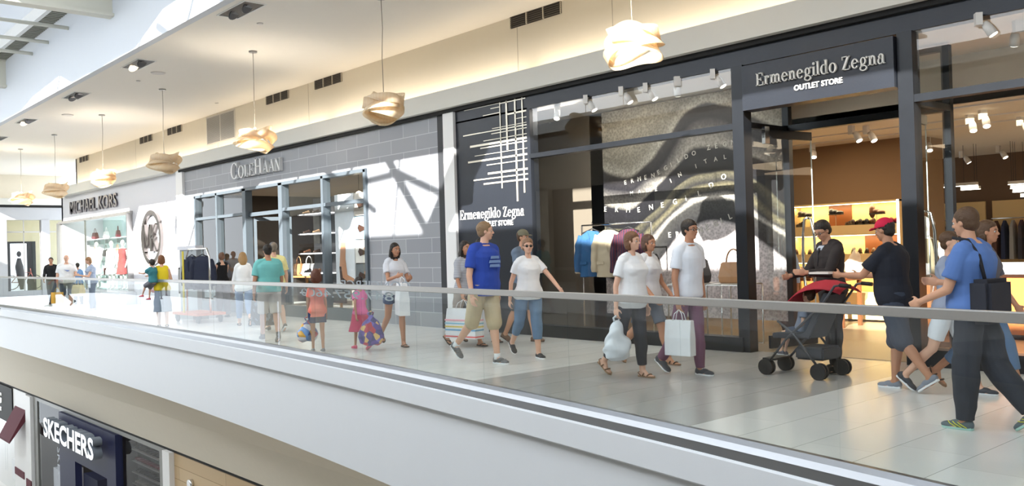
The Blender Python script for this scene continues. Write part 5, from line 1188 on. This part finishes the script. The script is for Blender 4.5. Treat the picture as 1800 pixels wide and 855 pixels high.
for i, (px, py, c) in enumerate(((9, 764, sr(214, 226, 40)), (12, 750, sr(226, 90, 60)))):
    p = at(px, py, Y=9.8); g = empty('balloon', ['yellow-green', 'orange'][i]+' balloon inside the lower shop at the left edge', 'balloon', p[:]); b = B(); b.ell((0, 0, 0), (.17, .17, .2)); b.build('body', C_(c, .3), g); b = B(); b.tube([(0, 0, -.2), (0, 0, -8.2-p.z+.005+0)], .006, 5); b.build('string', mkw, g)
x = SL(8, 810)[0]; counter(x-.8, x+.7, 10.1, .95, 'white counter in the lower shop at the left edge', mkw); bpy.data.objects['counter.002'].location.z = -8.2; bpy.data.objects['counter.002'].location.z = -7.3
b = B(); b.box(x-1.2, x+1.2, 9.6, 10.6, -8.2, -7.3); tag(b.build('platform', mkw), 'white display platform below the counter in the lower shop', 'platform')
b = B(); b.box(lx(95)-.5, lx(95)+1.2, 10.2, 11.0, -8.2, -6.6); tag(b.build('display_block', C_(sr(60, 64, 92), .6)), 'blue display block behind the lower shop window', 'display')
mannequin(lx(82), 9.9, sr(60, 62, 110), 'mannequin in a blue top behind the lower shop window', 1.9, z=-6.4)
b = B(); b.box(lx(82)-.5, lx(82)+.5, 9.4, 10.2, -8.2, -6.4); tag(b.build('display_plinth', mkw), 'white plinth under the mannequin of the lower shop', 'plinth')
b = B(); b.box(lx(245)-1, lx(245)+.3, 10.4, 11.0, -8.2, -4.9); tag(b.build('display_cabinet', C_(sr(90, 90, 96), .5)), 'grey cabinet behind the right lower shop window', 'cabinet')
# sign reflection in the balustrade glass, put in as mirrored solid letters
vm = M('reflection_letter', sr(150, 158, 166), .5)
for s_, px0, px1, py, lab in (('CONCIERGE', 600, 722, 512, 'reflected CONCIERGE sign modelled as mirrored letters on the balustrade glass'), ('847.957.4600', 530, 692, 530, 'reflected telephone number modelled as mirrored letters on the balustrade glass')):
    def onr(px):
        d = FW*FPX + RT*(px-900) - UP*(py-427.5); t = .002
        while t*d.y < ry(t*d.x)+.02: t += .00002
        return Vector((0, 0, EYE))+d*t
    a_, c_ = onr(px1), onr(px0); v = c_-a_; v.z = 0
    t = text('reflected_lettering', s_, .17, vm, None, .0015, fit=v.length, loc=(a_.x, a_.y, a_.z), rot=(R(90), 0, math.atan2(v.y, v.x))); tag(t, lab, 'lettering')
# ------------------------------------------------------------------ bags and carts
def shop_bag(p, w_, d_, h_, col, label, rz=0, cat='shopping bag', cord=.16, stripes=None, grp=None, mat=None):
    """paper carrier hanging from point p (hand)"""
    top_ = p.z-cord; g = empty('shopping_bag', label, cat, (p.x, p.y, top_-h_), rz, grp); m = mat or C_(col, .6)
    b = B(); b.ring([[(-w_/2*k, -d_/2*k2, z), (w_/2*k, -d_/2*k2, z), (w_/2*k, d_/2*k2, z), (-w_/2*k, d_/2*k2, z)] for k, k2, z in ((1, 1, 0), (1.0, 1.0, h_*.5), (1, .55, h_))], smooth=False)
    b.build('body', m, g, bev=.004)
    for sy in (-1, 1):
        b = B(); b.tube([(-w_*.2, sy*d_*.27, h_-.01), (-w_*.14, sy*d_*.2, h_+cord*.6), (0, 0, h_+cord), (w_*.14, sy*d_*.2, h_+cord*.6), (w_*.2, sy*d_*.27, h_-.01)], .005, 6); b.build('handle', m, g)
    if stripes:
        for k, c in enumerate(stripes):
            z = h_*(.04+.11*k); b = B()
            b.ring([[(-w_/2-.003, -d_/2-.003, zz), (w_/2+.003, -d_/2-.003, zz), (w_/2+.003, d_/2+.003, zz), (-w_/2-.003, d_/2+.003, zz)] for zz in (z, z+h_*.05)], smooth=False); b.build('stripe', C_(c, .6), g)
    return g
def sack(p, w_, h_, cols, label, cord=.06, seed=1, grp=None, mat=None):
    """soft plastic carrier hanging from point p"""
    g = empty('plastic_bag', label, 'plastic bag', (p.x, p.y, p.z-h_-cord), 0, grp)
    b = B(); b.ring([ered(Vector((0, 0, h_*u)), w_*.32*k, w_*.5*k, Vector((0, 0, 1)), Vector((1, 0, 0)), 20, 2) for u, k in ((0, .55), (.08, .9), (.3, 1.05), (.55, .9), (.78, .55), (.92, .25), (1, .14))])
    link('body', remesh(b.bm, .012, 1, wr=.02*w_/.4, seed=seed), mat or M('bag_film', cols, .35, var=.3, scale=12), g)
    b = B(); b.tube([(0, -.03, h_*.97), (0, -.05, h_+cord*.6), (0, 0, h_+cord), (0, .05, h_+cord*.6), (0, .03, h_*.97)], .012, 6); b.build('handle', mat or C_(cols, .5), g); return g
def multi(name, cols, sc=9):
    m = bpy.data.materials.new(name); m.use_nodes = True; nt = m.node_tree; bs = nt.nodes['Principled BSDF']; bs.inputs['Roughness'].default_value = .4
    tc = nt.nodes.new('ShaderNodeTexCoord'); n = nt.nodes.new('ShaderNodeTexVoronoi'); n.inputs['Scale'].default_value = sc; nt.links.new(tc.outputs['Object'], n.inputs['Vector'])
    s = nt.nodes.new('ShaderNodeSeparateColor'); nt.links.new(n.outputs['Color'], s.inputs[0]); r = nt.nodes.new('ShaderNodeValToRGB'); r.color_ramp.interpolation = 'CONSTANT'; el = r.color_ramp.elements
    for i, c in enumerate(cols):
        e_ = el[i] if i < 2 else el.new(i/len(cols)); e_.position = i/len(cols); e_.color = (*c, 1)
    nt.links.new(s.outputs[0], r.inputs[0]); nt.links.new(r.outputs[0], bs.inputs['Base Color']); return m
def striped(name, c1, c2, sc=8, axis='Z'):
    m = bpy.data.materials.new(name); m.use_nodes = True; nt = m.node_tree; bs = nt.nodes['Principled BSDF']; bs.inputs['Roughness'].default_value = .85
    tc = nt.nodes.new('ShaderNodeTexCoord'); w_ = nt.nodes.new('ShaderNodeTexWave'); w_.bands_direction = axis; w_.inputs['Scale'].default_value = sc; nt.links.new(tc.outputs['Object'], w_.inputs['Vector'])
    x = nt.nodes.new('ShaderNodeMix'); x.data_type = 'RGBA'; x.inputs[6].default_value = (*c1, 1); x.inputs[7].default_value = (*c2, 1); nt.links.new(w_.outputs['Fac'], x.inputs[0]); nt.links.new(x.outputs[2], bs.inputs['Base Color']); return m
wht = sr(236, 238, 240); jean = sr(96, 118, 146)
sneak = dict(k='sneaker', c=sr(60, 62, 66), sole=wht, lace=wht); flip = dict(k='flip', c=sr(30, 26, 24), sole=sr(50, 42, 38)); sand = dict(k='sandal', c=sr(60, 42, 34), sole=sr(150, 118, 92))
brown = (.09, .045, .02); dkh = (.02, .014, .01); blond = (.34, .2, .08)
# ---- left group
person('person with black hair in a black jacket behind the white-haired man', 93, 536, -20, 1.72, skin='tan', hair='short', hairc=dkh, legs=(14, 4, -12, 16), top=dict(c=sr(24, 24, 28), sl=1.9), bottom=dict(k='pants', c=sr(90, 96, 104)), shoes=sneak, vox=.013)
def swoosh(b, tp, s, wf):
    P = [(.07, .34), (.04, .315), (.0, .31), (-.09, .36), (-.0, .335), (.035, .335)]
    d = .135*wf+.02
    b.prism([tp(z, d+.012, y) for y, z in P], tp(.3, d+.03, 0)-tp(.3, d+.012, 0))
X1 = person('bald older man in a white logo T-shirt and grey shorts by the railing', 117, 547, -10, 1.76, fat=1.35, skin='light', hair='bald', hairc=(.5, .48, .46), legs=(10, 4, -16, 12), arms=((25, 8, 60), (2, 10, 12)), hyaw=-10, top=dict(c=wht, sl=.7, print=swoosh, pmat=C_(sr(40, 100, 190), .7), inf=.02), bottom=dict(k='shorts', c=sr(96, 108, 124), len=1.0), shoes=dict(k='sneaker', c=wht, sole=wht, sock=wht), vox=.012)
shop_bag(X1['hand'][-1], .34, .14, .34, sr(236, 180, 70), 'yellow and orange paper bag hanging from the older man\'s hand', R(70))
person('person in a light blue shirt half hidden behind the older man', 137, 536, 180, 1.5, sex='f', skin='tan', hair='short', hairc=dkh, legs=(6, 2, -6, 6), top=dict(c=sr(120, 160, 210), sl=.6), bottom=dict(k='pants', c=sr(80, 84, 92)), shoes=sneak, vox=.013)
X2 = person('woman in a blue striped top and jeans looking into her bag', 158, 547, -95, 1.68, sex='f', fat=1.3, skin='light', hair='bob', hairc=(.3, .16, .07), hpitch=22, legs=(5, 3, -3, 5), arms=((22, 6, 75), (18, 8, 80)), top=dict(mat=striped('blue_stripe', sr(120, 140, 176), sr(186, 198, 214), 14), sl=.5), bottom=dict(k='pants', c=sr(92, 110, 136)), shoes=dict(k='sneaker', c=sr(170, 170, 172), sole=wht), vox=.012)
hp = X2['M'] @ Vector((.32, .05, 1.02)); shop_bag(hp, .5, .2, .34, sr(232, 218, 176), 'large cream tote bag held by the woman in the striped top', R(10), 'tote bag', .2)
person('person in a red shirt at the left edge of the photo', -7, 545, 90, 1.72, skin='mid', hair='short', hairc=dkh, top=dict(c=sr(170, 40, 44), sl=.7), bottom=dict(k='pants', c=sr(70, 74, 84)), shoes=sneak, vox=.014)
# ---- yellow top woman with a child
X3 = person('woman seen from behind in a yellow sleeveless top and grey skirt', 287, 575, 158, 1.62, sex='f', skin='light', hair='bob', hairc=(.2, .08, .03), legs=(4, 3, -6, 6), arms=((30, 14, 70), (8, 12, 95)), top=dict(c=sr(232, 206, 40), sl=0, inf=.016, wr=.004), bottom=dict(k='skirt', c=sr(140, 152, 168), len=.62, waist=.1, flare=.05), shoes=dict(k='sandal', c=(.02, .02, .02), sole=(.03, .03, .03)), vox=.011)
cp = X3['M'] @ Vector((-.02, .33, .62))
person('small child with dark hair and a teal shirt carried on the woman\'s hip', 0, 0, 200, 1.0, child=True, skin='light', hair='short', hairc=dkh, pos=cp, legs=(65, 40, 50, 45), arms=((60, 5, 30), (40, 5, 40)), top=dict(c=sr(60, 130, 140), sl=.6), bottom=dict(k='shorts', c=sr(120, 120, 128)), shoes=dict(k='sneaker', c=sr(200, 70, 90), sole=wht), vox=.011)
p = at(306, 520, Z=.85); sack(X3['hand'][1] + Vector((0, 0, -.0)), .26, .3, sr(220, 110, 130), 'small pink bag hanging beside the grey skirt', .05, 3)
# ---- trolley
g = empty('luggage_trolley', 'wheeled trolley with an orange edged deck and dark hanging coats', 'trolley', (*at(350, 566, Z=0),))
b = B(); b.box(-.75, .75, -.35, .35, .18, .24); b.build('deck', M('deck_orange', sr(206, 120, 80), .5), g)
for sx in (-.62, .62):
    for sy in (-.27, .27): b = B(); b.tube([(sx, sy-.02, .09), (sx, sy+.02, .09)], .09, 16); b.build('wheel', slot, g)
b = B(); b.tube([(-.7, 0, .24), (-.7, 0, 1.55), (-.55, 0, 1.75), (.55, 0, 1.75), (.7, 0, 1.55), (.7, 0, .24)], .025, 8); b.build('hoop', chrome, g)
b = B(); b.box(-.02, .05, -.37, -.35, .24, 1.7); b.build('strap', C_(sr(214, 196, 60), .7), g)
for i, dx in enumerate((-.34, .3)):
    j = jacket(g.location.x+dx, g.location.y, sr(36, 42, 62), ['left', 'right'][i]+' dark blue coat hanging on the luggage trolley', R(-70+200*i)); j.location.z = 1.66; j['group'] = 'coats on the trolley'
g = empty('information_stand', 'grey upright information stand behind the trolley', 'stand', (*at(337, 560, Z=0),))
b = B(); b.box(-.55, .55, -.06, .06, .1, 1.75); b.build('panel', M('stand_grey', sr(150, 156, 160), .4), g); b = B(); b.box(-.6, .6, -.2, .2, 0, .1); b.build('base', lgrey, g); b = B(); b.box(-.6, .6, -.1, .1, 1.75, 1.85); b.build('cap', mkw, g)
g = empty('sign_stand', 'slim black framed notice stand by the white pilaster', 'sign', (*at(322, 556, Z=0),))
b = B(); b.box(-.22, .22, -.02, .02, .6, 1.3); b.build('frame', slot, g); b = B(); b.box(-.18, .18, -.025, -.02, .65, 1.25); b.build('notice', lgrey, g); b = B(); b.tube([(0, 0, .02), (0, 0, .6)], .02, 8); b.build('post', steel, g); b = B(); b.tube([(0, 0, 0), (0, 0, .02)], .17, 18); b.build('base', steel, g)
person('woman in a black tank top and grey trousers reaching to the trolley', 391, 558, 178, 1.66, sex='f', skin='light', hair='bun', hairc=(.2, .1, .06), legs=(4, 2, -4, 6), arms=((12, 18, 40), (50, 12, 25)), top=dict(c=sr(20, 20, 24), sl=0, neck=.46, strap=1, inf=.012, wr=.004), bottom=dict(k='pants', c=sr(120, 118, 128), wide=1.25), shoes=dict(k='slipon', c=sr(40, 40, 44), sole=sr(60, 60, 60)), vox=.011)
person('blond woman in a white blouse and rolled jeans walking away', 428, 572, 160, 1.68, sex='f', skin='light', hair='long', hairc=blond, legs=(22, 6, -20, 28), arms=((10, 10, 30), (-10, 10, 15)), top=dict(c=wht, sl=1.3, inf=.022, flare=.02, hem=-.1), bottom=dict(k='capri', c=sr(110, 136, 170), len=1.7), shoes=dict(k='sandal', c=(.03, .03, .03), sole=(.05, .05, .05)), vox=.011)
X4 = person('man in a yellow polo and grey cap seen from behind', 492, 585, 168, 1.8, fat=1.15, skin='light', hair='short', hairc=(.2, .16, .12), legs=(14, 4, -14, 18), arms=((-24, 12, 8), (0, 10, 10)), top=dict(c=sr(238, 228, 160), sl=.65, collar=1, inf=.02), bottom=dict(k='shorts', c=sr(80, 80, 84), len=.98), shoes=dict(k='sneaker', c=(.05, .05, .05), sole=wht), extras=({'cap': sr(90, 92, 100)},), vox=.011)
shop_bag(X4['hand'][1], .5, .2, .52, sr(30, 36, 42), 'big black shopping bag with a grey print carried by the man in yellow', R(15), cord=.12, mat=multi('black_print', [sr(26, 30, 36)]*5+[sr(90, 104, 116)], 14))
person('man seen from behind in a teal T-shirt and pale grey shorts', 480, 603, 165, 1.72, fat=1.2, skin='tan', hair='short', hairc=dkh, legs=(16, 4, -12, 14), arms=((-8, 10, 12), (12, 10, 18)), top=dict(c=sr(120, 196, 192), sl=.7, inf=.022), bottom=dict(k='shorts', c=sr(186, 178, 172), len=1.0, inf=.024), shoes=dict(k='sneaker', c=sr(50, 48, 50), sole=sr(70, 70, 70), sock=(.05, .05, .05)), vox=.009)
# ---- two girls
X5 = person('girl with brown hair in a coral T-shirt holding a plastic bag', 558, 619, 160, 1.3, sex='f', child=True, skin='tan', hair='bob', hairc=(.12, .04, .02), legs=(6, 4, -5, 6), arms=((14, 4, 10), (-6, 8, 10)), top=dict(c=sr(240, 130, 112), sl=.6, hem=-.14, flare=.02), bottom=dict(k='shorts', c=sr(40, 56, 96), len=.6), shoes=dict(k='sneaker', c=sr(120, 120, 126), sole=wht), vox=.009)
sack(at(557, 547, Z=.72) if False else X5['hand'][1], .34, .34, wht, 'colourful printed plastic bag held by the girl in coral', .04, 5, mat=multi('comic_print', [sr(120, 160, 210), sr(230, 232, 238), sr(190, 50, 60), sr(228, 180, 90), sr(60, 80, 150)], 11))
X6 = person('little girl in a pink top and magenta skirt by the railing', 642, 616, 175, 1.14, sex='f', child=True, skin='tan', hair='bun', hairc=dkh, legs=(12, 6, -12, 14), arms=((-30, 10, 10), (14, 10, 20)), top=dict(c=sr(236, 110, 170), sl=.5), bottom=dict(k='skirt', c=sr(206, 40, 100), len=.36, waist=.1, flare=.09), shoes=dict(k='sneaker', c=sr(226, 80, 120), sole=sr(240, 130, 160)), vox=.009)
bp_ = at(680, 565, Z=.6); sack(Vector((X6['hand'][1].x+.25, X6['hand'][1].y+.1, .62)), .42, .46, wht, 'purple and red patterned cloth bag trailing behind the girl in pink', .06, 9, mat=multi('purple_print', [sr(90, 70, 160), sr(196, 50, 80), sr(120, 110, 200), sr(230, 190, 120), sr(60, 60, 130)], 13))
# ---- middle walkers
X7 = person('dark-haired woman in a pale grey T-shirt and denim shorts', 702, 611, -12, 1.68, sex='f', skin='tan', hair='long', hairc=dkh, legs=(8, 3, -16, 32), arms=((18, 8, 80), (30, 6, 70)), hyaw=10, top=dict(c=sr(222, 224, 230), sl=.6, inf=.024, flare=.03), bottom=dict(k='shorts', c=sr(50, 72, 110), len=.42), shoes=flip, vox=.009)
shop_bag(X7['hand'][-1] + Vector((.05, 0, -.02)), .46, .16, .5, wht, 'white shopping bag held at the hip of the woman in denim shorts', R(-25), cord=.1)
X8 = person('dark-haired woman in a grey striped top carrying striped bags', 796, 606, 0, 1.7, sex='f', skin='tan', hair='long', hairc=dkh, legs=(20, 6, -16, 24), arms=((-8, 8, 10), (14, 12, 12)), top=dict(mat=striped('grey_stripe', sr(150, 152, 160), sr(196, 198, 204), 12), sl=.9, inf=.022), bottom=dict(k='shorts', c=sr(170, 160, 150), len=.7), shoes=flip, vox=.01)
shop_bag(X8['hand'][-1], .62, .2, .46, wht, 'large white bag with rainbow stripes between the two walkers', R(10), cord=.14, stripes=[sr(226, 110, 110), sr(240, 244, 246), sr(110, 170, 210), sr(236, 210, 110), sr(150, 200, 220), sr(244, 180, 190)])
shop_bag(X8['hand'][1] + Vector((-.1, .05, 0)), .5, .18, .4, sr(224, 226, 232), 'plain pale bag on the far side of the striped-top woman', R(0), cord=.14)
person('person with dark hair in a black vest behind the blue T-shirt man', 822, 600, 5, 1.74, sex='f', skin='dark', hair='short', hairc=dkh, legs=(16, 4, -16, 22), top=dict(c=sr(44, 44, 50), sl=0), bottom=dict(k='shorts', c=sr(90, 94, 100), len=.8), shoes=flip, vox=.011)
def chest(b, tp, s, wf):
    d = .132*wf+.02
    for k, w_ in enumerate((.07, .095, .085)): b.prism([tp(.36-.05*k, d+.012, -w_), tp(.36-.05*k, d+.012, w_), tp(.395-.05*k, d+.012, w_*.9), tp(.395-.05*k, d+.012, -w_*.9)], tp(.3, d+.02, 0)-tp(.3, d+.012, 0))
person('tall man in a blue T-shirt and beige cargo shorts looking away', 868, 641, 4, 1.9, fat=1.18, skin='light', hair='short', hairc=(.27, .17, .09), legs=(9, 3, -18, 28), arms=((-12, 8, 14), (-2, 12, 12)), hyaw=42, top=dict(c=sr(40, 72, 168), sl=.7, inf=.022, hem=-.1, collar=1, print=chest, pmat=C_(sr(120, 150, 200), .8)), bottom=dict(k='shorts', c=sr(196, 180, 148), len=1.05, inf=.026), shoes=dict(k='sneaker', c=sr(110, 110, 112), sole=wht, lace=wht, sock=wht, trim=(.04, .04, .04)), vox=.008)
person('man in a grey-blue shirt and olive cap just behind the blue T-shirt', 897, 602, 12, 1.82, skin='mid', hair='short', hairc=brown, legs=(12, 4, -12, 16), top=dict(c=sr(110, 126, 146), sl=.7), bottom=dict(k='shorts', c=sr(90, 90, 92)), shoes=dict(k='dress', c=sr(120, 90, 70), sole=sr(80, 60, 50)), extras=({'cap': sr(120, 116, 96)},), vox=.01)
person('woman in a white T-shirt, sunglasses and cropped jeans', 938, 631, -18, 1.67, sex='f', fat=1.15, skin='light', hair='pony', hairc=(.25, .14, .08), legs=(8, 3, -17, 26), arms=((34, 24, 12), (-18, 14, 12)), hyaw=-14, top=dict(c=wht, sl=.55, inf=.02, hem=-.08), bottom=dict(k='capri', c=sr(90, 122, 156), len=1.5, mat=M('washed_denim', sr(96, 126, 158), .85, var=.22, scale=14)), shoes=dict(k='slipon', c=sr(44, 44, 48), sole=wht), extras=('sunglasses',), vox=.008)
# ---- right walkers
X9 = person('brown-haired woman in a white T-shirt carrying a white plastic bag', 1124, 665, 0, 1.68, sex='f', fat=1.2, skin='light', hair='bob', hairc=(.16, .07, .03), legs=(6, 3, -14, 26), arms=((-6, 10, 14), (-8, 16, 10)), hyaw=10, top=dict(c=wht, sl=.62, inf=.024, hem=-.1), bottom=dict(k='leggings', c=sr(50, 52, 60), len=1.8), shoes=dict(k='sandal', c=sr(120, 90, 66), sole=sr(150, 120, 92)), vox=.008)
sack(X9['hand'][-1], .36, .44, wht, 'crumpled white plastic bag hanging from the brown-haired woman', .06, 12, mat=M('white_film', sr(228, 234, 240), .3, var=.1, scale=14))
person('woman in a white top and grey shorts walking close behind', 1172, 643, 2, 1.69, sex='f', fat=1.1, skin='tan', hair='bob', hairc=(.1, .05, .03), legs=(20, 6, -18, 26), arms=((10, 10, 30), (12, 10, 30)), top=dict(c=sr(224, 228, 234), sl=.6, inf=.02), bottom=dict(k='shorts', c=sr(96, 104, 118), len=.85), shoes=sand, vox=.009)
X10 = person('man in a white polo and plum trousers with a white paper bag', 1226, 661, -4, 1.8, skin='tan', hair='short', hairc=dkh, legs=(6, 3, -14, 24), arms=((-8, 8, 14), (-4, 10, 12)), top=dict(c=sr(232, 238, 248), sl=.65, collar=1, inf=.02), bottom=dict(k='pants', c=sr(126, 84, 108)), shoes=dict(k='sneaker', c=sr(70, 72, 80), sole=wht, lace=wht), extras=('glasses',), vox=.008)
shop_bag(X10['hand'][-1], .34, .12, .4, wht, 'plain white paper bag held by the man in plum trousers', R(5), cord=.12)
person('man in a light blue shirt standing behind the left glass door', 1362, 580, -100, 1.66, fat=1.1, skin='tan', hair='short', hairc=dkh, pos=(-7.75, 12.55, .006), legs=(4, 2, -4, 4), top=dict(c=sr(170, 196, 232), sl=1.8, collar=1), bottom=dict(k='pants', c=sr(40, 44, 60)), shoes=dict(k='dress', c=(.02, .02, .02), sole=(.02, .02, .02)), vox=.01)
# clerk
def shirtfront(b, tp, s, wf):
    d = .125; b.prism([tp(.28, d+.012, 0), tp(.47, d-.02, .05), tp(.5, d-.05, .05), tp(.5, d-.05, -.05), tp(.47, d-.02, -.05)], Vector((.012, 0, 0)))
cpos = at(1450, 388, Z=1.74); cpos.z = .006
XC = person('shop clerk in a dark suit folding clothes behind the walnut table', 1450, 0, -118, 1.76, skin='mid', hair='short', hairc=dkh, pos=cpos, hpitch=28, hyaw=10, legs=(3, 2, -3, 3), arms=((28, 4, 62), (30, 6, 48)), top=dict(c=sr(48, 42, 42), sl=1.92, inf=.026, hem=-.14, flare=.02, name='suit_jacket', print=shirtfront, pmat=C_(sr(190, 200, 214), .7)), bottom=dict(k='pants', c=sr(36, 32, 34)), shoes=dict(k='dress', c=(.02, .02, .02), sole=(.02, .02, .02)), extras=('glasses',), vox=.008)
b = B(); tpc = XC['tp']; b.prism([tpc(.27, .15, .0), tpc(.44, .13, .018), tpc(.475, .105, .022), tpc(.475, .105, -.022), tpc(.44, .13, -.018)], Vector((.012, 0, 0))); b.build('necktie', C_((.015, .015, .02), .6), XC['body'])
filmm = M('clear_film', sr(236, 226, 214), .15, var=.05, alpha=.45)
sack(Vector((tp_.x+.62, tp_.y+.1, 1.38)), .42, .5, wht, 'clear plastic bag held up beside the clerk', .03, 15, mat=filmm)
# stroller and the man pushing it
sp_ = at(1418, 660, Z=0)
g = empty('stroller', 'dark folding stroller with a red hood pushed past the entrance', 'stroller', (sp_.x, sp_.y, 0), R(180)); dkf = C_(sr(58, 60, 66), .8); redf = C_(sr(176, 44, 58), .8); tubem = M('stroller_frame', sr(90, 92, 96), .35, metal=.7)
for sx, sy in ((.38, .2), (.38, -.2), (-.3, .25), (-.3, -.25)):
    for o in (-.03, .03):
        b = B(); b.tube([(sx, sy+o-.012, .09), (sx, sy+o+.012, .09)], .09, 18); b.tube([(sx, sy+o-.015, .09), (sx, sy+o+.015, .09)], .03, 10); b.build('wheel', slot, g)
for sy in (-.24, .24):
    b = B(); b.tube([(.38, sy*.85, .11), (.1, sy, .42), (-.35, sy, .82), (-.5, sy, 1.02), (-.58, sy, 1.03)], .014, 8); b.build('frame_tube', tubem, g)
    b = B(); b.tube([(-.3, sy, .11), (.02, sy, .5), (.2, sy, .62)], .014, 8); b.build('frame_tube', tubem, g)
    b = B(); b.tube([(-.56, sy, 1.03), (-.68, sy, 1.02)], .022, 8); b.build('grip', slot, g)
b = B(); b.prism([(.3, -.2, .42), (.3, -.2, .48), (-.1, -.2, .5), (-.35, -.2, .95), (-.4, -.2, .93), (-.16, -.2, .43)], (0, .4, 0)); b.build('seat', dkf, g, bev=.01)
b = B(); rgs = []
for k in range(9):
    a_ = R(15+k*14); rgs.append([(-.3+.42*math.cos(a_)*1.0, -.23+.46*j/8, .72+.36*math.sin(a_)*(1-.25*(2*j/8-1)**2)) for j in range(9)])
bm = b.bm; vs = [[bm.verts.new(p) for p in r_] for r_ in rgs]
for i in range(8):
    for j in range(8): f = bm.faces.new((vs[i][j], vs[i+1][j], vs[i+1][j+1], vs[i][j+1])); f.smooth = True
hd = b.build('hood', redf, g); md = hd.modifiers.new('t', 'SOLIDIFY'); md.thickness = .01
b = B(); b.box(-.32, .02, -.2, .2, .2, .34); b.build('basket', dkf, g, bev=.02)
b = B(); b.box(.3, .46, -.16, .16, .16, .18); b.build('footrest', slot, g)
person('toddler sitting in the stroller with bare legs', 0, 0, 180, .95, child=True, skin='light', hair='short', hairc=brown, pos=Vector((sp_.x-.32, sp_.y, .20)), legs=(78, 70, 72, 60), arms=((20, 6, 50), (20, 6, 50)), lean=-18, top=dict(c=sr(120, 130, 150), sl=.6), bottom=dict(k='shorts', c=sr(60, 70, 90), len=.7), shoes=dict(k='sneaker', c=sr(90, 90, 100), sole=wht), vox=.01)
XN = person('man in a navy polo and red cap pushing the stroller', 1562, 684, 180, 1.72, fat=1.18, skin='tan', hair='short', hairc=dkh, legs=(-14, 24, 6, 3), arms=((38, 4, 48), (34, 4, 50)), lean=5, hpitch=8, top=dict(c=sr(24, 28, 40), sl=.7, collar=1, inf=.022, hem=-.12), bottom=dict(k='shorts', c=sr(52, 60, 76), len=1.05, inf=.026), shoes=dict(k='slipon', c=sr(128, 134, 146), sole=wht), extras=({'cap': sr(206, 20, 66)},), vox=.008)
hh = XN['hand'][1]; b = B(); b.box(hh.x-.22, hh.x+.0, hh.y-.1, hh.y+.08, hh.z+.01, hh.z+.03); tag(b.build('booklet', C_(sr(226, 216, 210), .6)), 'pale booklet lying over the hands of the man in the red cap', 'booklet')
# ---- far right
XR = person('man in a blue shirt and dark trousers with bright running shoes', 1700, 752, 176, 1.74, fat=1.2, skin='mid', hair='short', hairc=brown, legs=(6, 3, -13, 24), arms=((14, 8, 50), (22, 10, 70)), hpitch=6, top=dict(mat=M('blue_weave', sr(88, 122, 184), .85, var=.12, scale=5), sl=.7, inf=.024, hem=-.05), bottom=dict(k='pants', c=sr(44, 48, 58), inf=.022, wide=1.12), shoes=dict(k='sneaker', c=sr(90, 104, 110), sole=sr(170, 210, 200), lace=sr(120, 210, 220), trim=sr(226, 226, 60)), vox=.008)
g = empty('shoulder_bag', 'dark shoulder bag worn on the back of the man in the blue shirt', 'bag', (XR['M'] @ Vector((-.23, .06, .98)))[:], R(176))
b = B(); b.box(-.09, .07, -.19, .19, -.14, .2); b.build('body', C_(sr(40, 42, 52), .8), g, bev=.03); b = B(); b.tube([(-.02, .1, .18), (.03, .08, .38), (.12, .06, .5), (.24, .05, .52)], .014, 6); b.build('strap', C_(sr(30, 30, 36), .8), g)
person('person in blue jeans and sandals walking at the right edge', 1792, 694, 0, 1.7, sex='f', skin='tan', hair='bob', hairc=brown, legs=(20, 5, -20, 28), arms=((10, 8, 20), (-14, 8, 20)), top=dict(c=sr(90, 92, 104), sl=.7), bottom=dict(k='capri', c=sr(94, 122, 156), len=1.6), shoes=sand, vox=.009)
person('woman in white shorts passing behind the man in the blue shirt', 1722, 696, 4, 1.6, sex='f', skin='light', hair='short', hairc=brown, legs=(20, 5, -18, 26), top=dict(c=sr(150, 160, 180), sl=.6), bottom=dict(k='shorts', c=sr(226, 230, 236), len=.75), shoes=dict(k='sneaker', c=sr(60, 62, 70), sole=wht), vox=.01)
